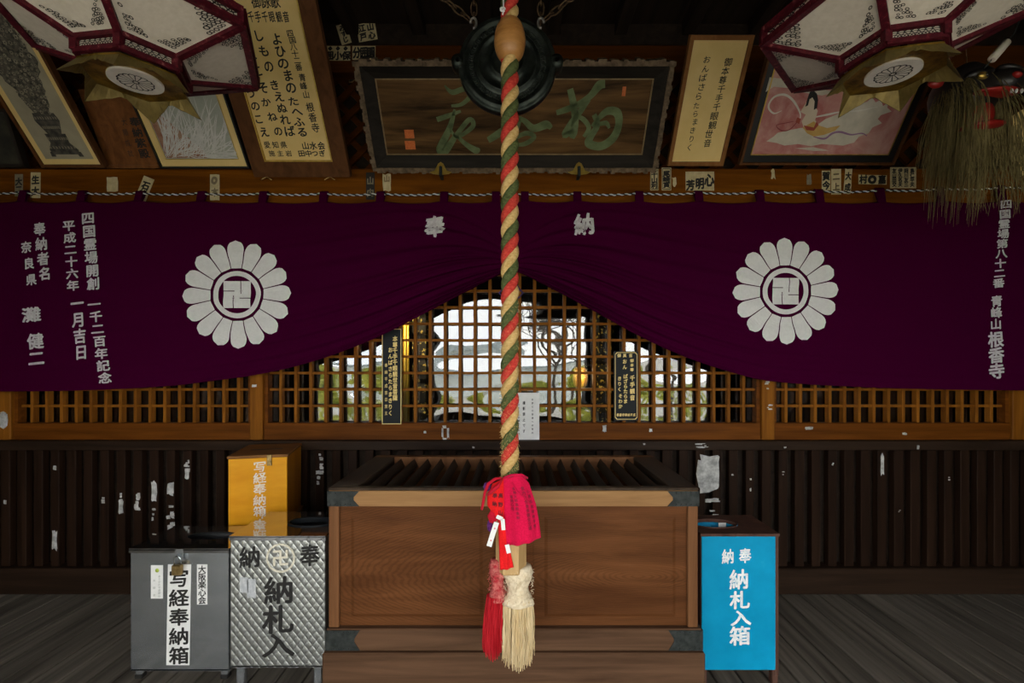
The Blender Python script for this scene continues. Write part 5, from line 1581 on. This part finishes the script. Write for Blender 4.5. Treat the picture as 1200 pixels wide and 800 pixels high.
# ------------------------------------------------------------------ pilgrims' name slips pasted on the beams
def pasted(r, Y, label, cols=(), rot=0, m=None, ink=None, torn=0.0, border=False):
    x0_, y0_, x1_, y1_ = r
    c = P((x0_ + x1_) / 2, (y0_ + y1_) / 2, Y); k = Y / F; hw, hh = (x1_ - x0_) * k / 2, (y1_ - y0_) * k / 2
    a = math.radians(rot)
    fr = Frame(c, (math.cos(a), 0, math.sin(a)), (-math.sin(a), 0, math.cos(a)))
    t = thing('name_slip', tuple(c), label, 'paper slip', 'pasted name slips')
    b = MB()
    if torn:
        rnd = random.Random(int(x0_ * 7 + y0_)); poly = []
        for (ua, va), (ub, vb) in zip([(-1, -1), (1, -1), (1, 1), (-1, 1)], [(1, -1), (1, 1), (-1, 1), (-1, -1)]):
            for s in (0, .33, .66): poly.append(((ua + (ub - ua) * s) * hw * (1 - torn * rnd.random()), (va + (vb - va) * s) * hh * (1 - torn * rnd.random())))
        b.prism(poly, fr, 0, .0012)
    else: b.prism(rect(-hw, hw, -hh, hh), fr, 0, .0012)
    b.build('slip', m or sticker_p, t)
    q = MB()
    if border: q.ring(rect(-hw * .88, hw * .88, -hh * .93, hh * .93), rect(-hw * .78, hw * .78, -hh * .87, hh * .87), fr, .0012, .0016)
    for text, u_, va, vb, sx, sy in cols:
        n = len(text)
        for i, ch in enumerate(text):
            s = i / max(1, n - 1) if n > 1 else 0
            write(q, ch, fr, u_ * k, (va + (vb - va) * s) * k, sx * k, sy * k, .06, 0, .0016)
    if q.v: q.build('lettering', ink or black_ink, t)
def rowtext(text, u0_, du, v, sx, sy): return [(ch, u0_ + du * i, v, v, sx, sy) for i, ch in enumerate(text)]
YP = YH - .001
dim_p = noisy('dim_paper', (.16, .14, .09), (.26, .22, .15), (40, 40, 40), .8)
pasted((17.5, 204, 27, 230), YP, 'dim grey name slip with black characters below the vase picture', [('大二', 0, 4, -5, 8, 9)], 0, dim_p)
pasted((36, 202, 47.5, 232), YP, 'cream name slip with black writing under the corner of the vase picture', [('生大', 0, 6, -7, 9, 10)], -1)
pasted((125, 207, 138.5, 225), YP, 'pair of blank white paper slips below the small wooden tablet', [], 3, None, None, .12)
pasted((163, 207, 176, 236), YP, 'tilted cream name slip below the lily picture', [('石松', 0, 4, -6, 9, 10)], -22)
pasted((246, 204, 257.5, 235), YP, 'pale worn name slip below the spider lily picture frame', [('◎本', 0, 8, -6, 8, 10)], 0, None, mat('faded_ink', (.22, .17, .10), .7), .05)
pasted((429, 202, 439, 234), YP, 'nearly black name slip between poem board and plaque', [('山内', 0, 6, -8, 8, 9)], 0, mat('black_slip', (.02, .017, .014), .7), dim_p.copy())
pasted((448, 202, 459, 225), YP, 'torn pale name slip under the end of the plaque', [('山', 0, 4, 4, 7, 8)], 2, None, mat('brown_ink', (.25, .18, .09), .7), .25)
pasted((762, 198, 771.5, 223), YP, 'bordered name slip with bold black characters beside the plaque end', [('千山利', 0, 6, -7, 7, 7)], 0, None, None, 0, True)
pasted((775.5, 196.5, 786.5, 223), YP, 'bordered name slip right beneath the foot of the tall cream board', [('尾崎寅', 0, 6, -7, 8, 7)], 0, None, None, 0, True)
pasted((787.5, 206, 793, 220), YP, 'tiny torn paper shred beside the bordered slips', [], 0, None, None, .5)
pasted((803, 201, 837, 223.5), YP, 'wide cream name slip with split black pattern under the tall cream board', [('芳', -11, -5, -5, 10, 12), ('明', 0, -3, -3, 10, 13), ('心', 11, 1, 1, 11, 15)], 0, None, None, .04)
pasted((903, 197, 909, 211), YP, 'narrow torn cream shred under the pink picture', [], 0, None, None, .5)
pasted((945, 203, 951, 218), YP, 'thin torn paper strip under the middle of the pink picture', [], 4, dim_p, None, .4)
pasted((963, 200, 973, 223), YP, 'dark lettered slip first in the trio under the pink picture', [('賀今', 0, 5, -6, 9, 10)], 0, sticker_p)
pasted((974, 198, 985.5, 228), YP, 'cream name slip in the middle of the trio under the pink picture', [('二上', 0, 6, -6, 8, 9)], 0, None, mat('sepia_ink', (.14, .10, .05), .7))
pasted((989, 197, 998, 228), YP, 'slanting cream slip last in the trio under the pink picture', [('大成', 0, 6, -7, 7, 9)], -4, None, None, .15)
pasted((1006, 205, 1039, 216), YP, 'wide white name slip with two characters and a round crest', rowtext('村', -11, 0, 0, 9, 10) + rowtext('◎', 0, 0, 0, 11, 11) + rowtext('嘉', 11, 0, 0, 9, 10), -1)
pasted((1043, 196, 1073.5, 220.5), YP, 'square white slip packed with small black names near the mask hair', [('友山田交', -10.5, 8, -8, 5, 5.6), ('伊久名夫', -3.5, 8, -8, 5, 5.6), ('岡川友三', 3.5, 8, -8, 5, 5.6), ('島仁平夫', 10.5, 8, -8, 5, 5.6)], 0)
YU = 2.998
pasted((381.5, 54, 410.5, 71), YU, 'cream slip with broad black characters on the upper beam next to the poem board', [('囲', -10, -3, -3, 10, 10), ('小', 0, -3, -3, 10, 10), ('保', 10, -3, -3, 10, 10), ('◆', -9, 5.5, 5.5, 5, 5), ('◆', 0, 5.5, 5.5, 5, 5), ('◆', 9, 5.5, 5.5, 5, 5)], 0)
pasted((413, 54, 440, 70), YU, 'cream slip with broad black characters on the upper beam above the plaque corner', rowtext('分囲園', -8.5, 8.5, 0, 9, 13), 0)
pasted((409, 79, 421, 97), YU - .005 + .09, 'small dark slip with one bold character beside the plaque', [('安', 0, 0, 0, 12, 15)], 0, mat('tan_slip', (.22, .13, .05), .7))
YW_ = 3.128
pasted((397, 28, 409, 52), YW_, 'tilted narrow slip high on the dark wall by the poem board', [('みすじ', 0, 7, -7, 7, 7)], 17)
pasted((419, 27, 441, 48), YW_, 'tilted wide slip high on the dark wall above the beam', [('江戸', -5, 5, -5, 8, 9), ('山心', 5, 5, -5, 8, 9)], 10)
pasted((876, 75, 889, 91), YW_, 'small dim slip on the dark wall beside the pink picture', [('本山', 0, 4, -4, 7, 7)], 0, dim_p)

# torn paper left on the slats, posts and rails
random.seed(17)
def scraps(parent, name, Y, lst):
    for (x_, y_, w_, h_, n) in lst:
        b = MB(); fr = wallframe(Y)
        for k in range(n):
            cx_, cy_ = x_ + random.uniform(-.3, .3) * w_ * (n > 1), y_ + (random.uniform(-.5, .5) * h_ if n > 1 else 0)
            ww, hh = (w_, h_) if n == 1 else (w_ * random.uniform(.3, .8), h_ * random.uniform(.08, .22))
            m_ = 16; poly = []
            for i in range(m_):
                a = 2 * math.pi * i / m_; sx = math.copysign(abs(math.cos(a)) ** .3, math.cos(a)); sy = math.copysign(abs(math.sin(a)) ** .3, math.sin(a))
                r_ = random.uniform(.72, 1.12); poly.append((X(cx_ + sx * ww / 2 * r_, Y), Z(cy_ - sy * hh / 2 * r_, Y)))
            b.prism(poly, fr, 0, .001 + .0001 * k)
        b.build(name, scrap_p, parent)
def snap(x_):
    xw = min(slat_x, key=lambda s: abs(s - X(x_, YS))); return CX + xw * F / YS
sl = [(58, 548, 4, 5, 1), (57, 633, 6, 24, 1), (115, 582, 6, 14, 3), (134, 594, 6, 18, 1), (134, 580, 5, 14, 3), (153, 588, 7, 32, 7), (172, 577, 7, 26, 1), (172, 600, 6, 20, 3), (172, 630, 5, 10, 2), (192, 572, 8, 17, 1), (191, 610, 8, 34, 9), (210, 541, 7, 22, 6), (228, 555, 5, 12, 1), (228, 545, 5, 10, 2), (368, 541, 10, 18, 5), (376, 556, 10, 22, 6), (4, 588, 4, 5, 1),
      (1033, 544, 4, 25, 1), (880, 570, 5, 20, 3), (861, 553, 4, 8, 2), (918, 553, 5, 10, 2), (975, 541, 5, 10, 2), (1054, 600, 4, 8, 2), (1110, 560, 4, 8, 2)]
scraps(wb, 'paper_remnant', YS - .0005, [(snap(a), c_, min(w_, 9), h_, n) for a, c_, w_, h_, n in sl])
scraps(wb, 'paper_remnant', YS - .001, [(831, 555, 28, 46, 1), (834, 594, 18, 22, 5)])
random.seed(4)
scraps(wb, 'paper_remnant', 3.0195 - .0, [(900.5, 446, 6, 10, 3), (900, 452, 6, 12, 3), (901, 478, 7, 8, 3), (298, 452, 6, 3, 1), (4, 492, 10, 20, 1)])
scraps(wb, 'paper_remnant', 3.0345, [(708.5, 502, 5, 8, 1), (762.5, 504, 4, 4, 1), (948, 501.5, 9, 3.5, 1), (1060, 508, 6, 3, 1), (521, 500, 5, 3, 1), (518.5, 507, 2, 12, 1), (525, 507, 2.5, 14, 1), (521, 514, 5, 2.5, 1), (498, 506, 3, 3, 1)])
scraps(wb, 'paper_remnant', 2.9845, [(818, 523, 14, 7, 4), (825, 522, 8, 6, 2), (755, 520, 3, 2, 1), (1076, 524, 3, 5, 1), (555, 524, 3, 2, 1), (920, 524, 3, 2, 1)])

# ------------------------------------------------------------------ sanctuary things seen through the glass, plus an added hidden lamp
gcl = noisy('gold_brocade', (.42, .28, .03), (.72, .52, .08), (40, 40, 3), .5, .3, .4, 4, .003)
YI = 3.45
t = thing('gold_streamer', tuple(P(474, 520, YI)), 'long gold brocade streamer hanging behind the glass next to the tall sign', 'streamer')
b = MB()
for i in range(6):
    x_ = 469.5 + i * 1.9
    b.tube([P(x_, 250, YI), P(x_ + .4 * math.sin(i), 400, YI - .01 * (i % 2)), P(x_ + .8 * math.sin(2 * i), 520, YI)], [.007, .008, .009], 8)
b.build('streamer_cloth', gcl, t)
b = MB(); b.box(X(466, YI), X(483, YI), YI - .02, YI + .02, Z(250, YI), Z(246, YI)); b.tube([P(474, 246, YI), (X(474, YI), YI, 3.62)], .004, 6); b.build('hanger', iron, t)
def spotted():
    m = mat('black_gold_brocade', (.012, .010, .008), .5)
    t = m.node_tree; b = t.nodes['Principled BSDF']
    tc = t.nodes.new('ShaderNodeTexCoord'); v = t.nodes.new('ShaderNodeTexNoise'); v.inputs['Scale'].default_value = 38; v.inputs['Detail'].default_value = 2
    r = t.nodes.new('ShaderNodeValToRGB'); r.color_ramp.elements[0].position = .60; r.color_ramp.elements[0].color = (.012, .010, .008, 1); r.color_ramp.elements[1].position = .63; r.color_ramp.elements[1].color = (.62, .45, .10, 1)
    t.links.new(tc.outputs['Object'], v.inputs['Vector']); t.links.new(v.outputs['Fac'], r.inputs['Fac']); t.links.new(r.outputs['Color'], b.inputs['Base Color'])
    return m
broc = spotted()
for px_, w_, lab in ((495, 12, 'black and gold canopy streamer behind the glass near the gold streamer'), (707, 14, 'black and gold canopy streamer behind the glass near the small black sign')):
    t = thing('brocade_banner', tuple(P(px_, 520, YI + .1)), lab, 'streamer')
    b = MB(); r_ = w_ * (YI + .1) / F
    prof = []
    zz = Z(530, YI + .1)
    while zz < 2.75: prof += [(r_ * .8, zz), (r_, zz + .03), (r_, zz + .13), (r_ * .8, zz + .16)]; zz += .17
    b.lathe(prof, (X(px_, YI + .1), YI + .1, 0), 6, None, False); b.build('banner_body', broc, t)
    b = MB(); b.tube([(X(px_, YI + .1), YI + .1, 2.7), (X(px_, YI + .1), YI + .1, 3.62)], .004, 6); b.build('hanging_cord', iron, t)
t = thing('bronze_lantern', tuple(P(680, 456, YI)), 'small glowing bronze lantern hanging behind the glass beside the notice', 'lantern')
ambr = mat('amber_shade', (.55, .26, .04), .4)
ambr.node_tree.nodes['Principled BSDF'].inputs['Emission Color'].default_value = (1, .45, .08, 1)
ambr.node_tree.nodes['Principled BSDF'].inputs['Emission Strength'].default_value = .16
c_ = P(680, 442, YI); r_ = 8.5 * YI / F
b = MB(); b.lathe([(r_ * .55, -.075), (r_ * .85, -.055), (r_, -.02), (r_, .02), (r_ * .85, .055), (r_ * .55, .075)], c_, 12, None, True); b.build('lamp_shade', ambr, t)
b = MB()
for k in range(12): b.tube([c_ + Vector((r_ * 1.03 * q_ * math.cos(k * math.pi / 6), r_ * 1.03 * q_ * math.sin(k * math.pi / 6), h_)) for q_, h_ in ((.57, -.075), (.86, -.055), (1, -.02), (1, .02), (.86, .055), (.57, .075))], .002, 4)
b.build('cage', brass_old, t)
b = MB(); b.lathe([(r_ * .5, .07), (r_ * 1.35, .085), (r_ * .9, .13), (r_ * .3, .17), (.004, .20), (.004, .9)], c_, 16); b.build('lamp_roof', blackg, t)
b = MB(); b.lathe([(0, -.13), (r_ * .5, -.12), (r_ * .7, -.085), (r_ * .55, -.07)], c_, 16); b.build('lamp_base', blackg, t)
L = bpy.data.lights.new('lantern_glow', 'POINT'); L.energy = 2.5; L.color = (1, .72, .38); L.shadow_soft_size = .05
lo = bpy.data.objects.new('lantern_glow', L); C.objects.link(lo); lo.location = c_ + Vector((0, -.10, .02)) - Vector(t['_b']); lo.parent = t

t = thing('streamer_fill_lamp', (-.95, 3.32, 1.78), 'added unseen lamp behind the curtain that lights the gold streamer', 'lamp')  # added lamp, hidden from view, to brighten the gold streamer
b = MB(); b.lathe([(.10, 0), (.15, .05), (.17, .15), (.15, .25), (.10, .30)], (-.95, 3.32, 1.78), 20); m_ = mat('fill_lamp_glow', (.7, .55, .35), .8); m_.node_tree.nodes['Principled BSDF'].inputs['Emission Color'].default_value = (1, .7, .35, 1); m_.node_tree.nodes['Principled BSDF'].inputs['Emission Strength'].default_value = 2.0
b.build('lamp_shade', m_, t)
b = MB(); b.tube([(-.95, 3.32, 2.08), (-.95, 3.32, 3.62)], .006, 6); b.build('hanging_rod', iron, t)
L = bpy.data.lights.new('streamer_fill_light', 'POINT'); L.energy = 30; L.color = (1, .78, .48); L.shadow_soft_size = .08  # fill light for the streamer, carried by the added lamp
lo = bpy.data.objects.new('streamer_fill_light', L); C.objects.link(lo); lo.location = (0, 0, -.10); lo.parent = t

# ------------------------------------------------------------------ forecourt behind the camera, reflected in the glass
random.seed(9)
leafm = noisy('shrub_leaf', (.16, .20, .02), (.62, .60, .09), (3, 3, 3), .6)
barkm = noisy('bark', (.05, .04, .03), (.12, .095, .07), (10, 10, 4), .8)
def shrub(x_, y_, r_, h_, label):
    t = thing('shrub', (x_, y_, -.42), label, 'shrub', 'forecourt shrubs')
    b = MB()
    for i in range(620):
        a, e, q_ = random.uniform(0, 6.28), random.uniform(-.2, 1.57), random.uniform(.6, 1)
        p = Vector((x_ + r_ * q_ * math.cos(a) * math.cos(e), y_ + r_ * q_ * math.sin(a) * math.cos(e), -.1 + (h_) * q_ * max(0, math.sin(e) + .2)))
        d = Vector((random.uniform(-1, 1), random.uniform(-1, 1), random.uniform(-.3, 1))).normalized() * random.uniform(.09, .18); s = d.cross(Vector((random.random(), random.random(), .3))).normalized() * .045
        b.add([p, p + d * .5 + s, p + d, p + d * .5 - s], [(0, 1, 2, 3)])
    b.build('foliage', leafm, t)
    b = MB(); b.tube([(x_, y_, -.42), (x_, y_, h_ * .5)], .05, 6); b.build('stem', barkm, t)
for i, (x_, y_, r_, h_) in enumerate(((-2.3, -6.6, .62, .75), (-3.75, -6.7, .66, .95), (-5.2, -6.9, .66, 1.0), (1.9, -6.6, .6, .7), (3.25, -6.8, .62, .85), (4.6, -6.9, .6, 1.0), (6.0, -7.1, .6, 1.1), (.5, -8.2, .55, .42), (-.9, -8.6, .5, .25))):
    shrub(x_, y_, r_, h_, 'clipped yellow-green shrub in the forecourt reflected in the glass')
def tree(x_, y_, h_, label, seed):
    rnd = random.Random(seed); t = thing('bare_tree', (x_, y_, -.42), label, 'tree', 'bare forecourt trees'); b = MB()
    def grow(p, d, l, r_, k):
        e = p + d * l; m_ = p + d * l * .5 + Vector((rnd.uniform(-1, 1), rnd.uniform(-1, 1), 0)) * l * .08
        b.tube([p, m_, e], [r_, r_ * .85, r_ * .65], 5, False)
        if k == 0: return
        for _ in range(3):
            nd = (d + Vector((rnd.uniform(-1, 1), rnd.uniform(-1, 1), rnd.uniform(-.1, .7))) * .75).normalized(); grow(e, nd, l * .72, r_ * .6, k - 1)
    grow(Vector((x_, y_, -.45)), Vector((.05, 0, 1)), h_ * .36, .10, 5); b.build('branches', barkm, t)
for i, (x_, y_, h_) in enumerate(((1.3, -9.5, 4.4), (5.6, -12.5, 4.8), (2.6, -15.0, 4.6))): tree(x_, y_, h_, 'bare branched tree in the forecourt reflected in the glass', i)
t = thing('gatehouse', (-1.5, -17, -.42), 'pale walled building with a dark tiled roof across the forecourt in reflection', 'building')
b = MB(); b.box(-8, 3.5, -18, -17, -.42, 1.15); b.build('wall', noisy('pale_plaster', (.84, .90, .87), (.88, .93, .90), (2, 2, 2), .8), t)
b = MB(); b.add([(-8.8, -16.2, 1.1), (4.3, -16.2, 1.1), (3.6, -17.5, 1.5), (-8.1, -17.5, 1.5), (-8.8, -18.8, 1.1), (4.3, -18.8, 1.1)], [(0, 1, 2, 3), (3, 2, 5, 4), (0, 3, 4), (1, 5, 2), (0, 4, 5, 1)])
for i in range(44): b.tube([(-8.7 + i * .3, -16.2, 1.12), (-8.6 + i * .29 * .985 + .15, -17.5, 1.52)], .04, 6)
b.build('roof', noisy('roof_tile', (.20, .24, .24), (.32, .37, .36), (5, 5, 5), .5), t)

for o in list(bpy.data.objects):
    if '_b' in o: del o['_b']
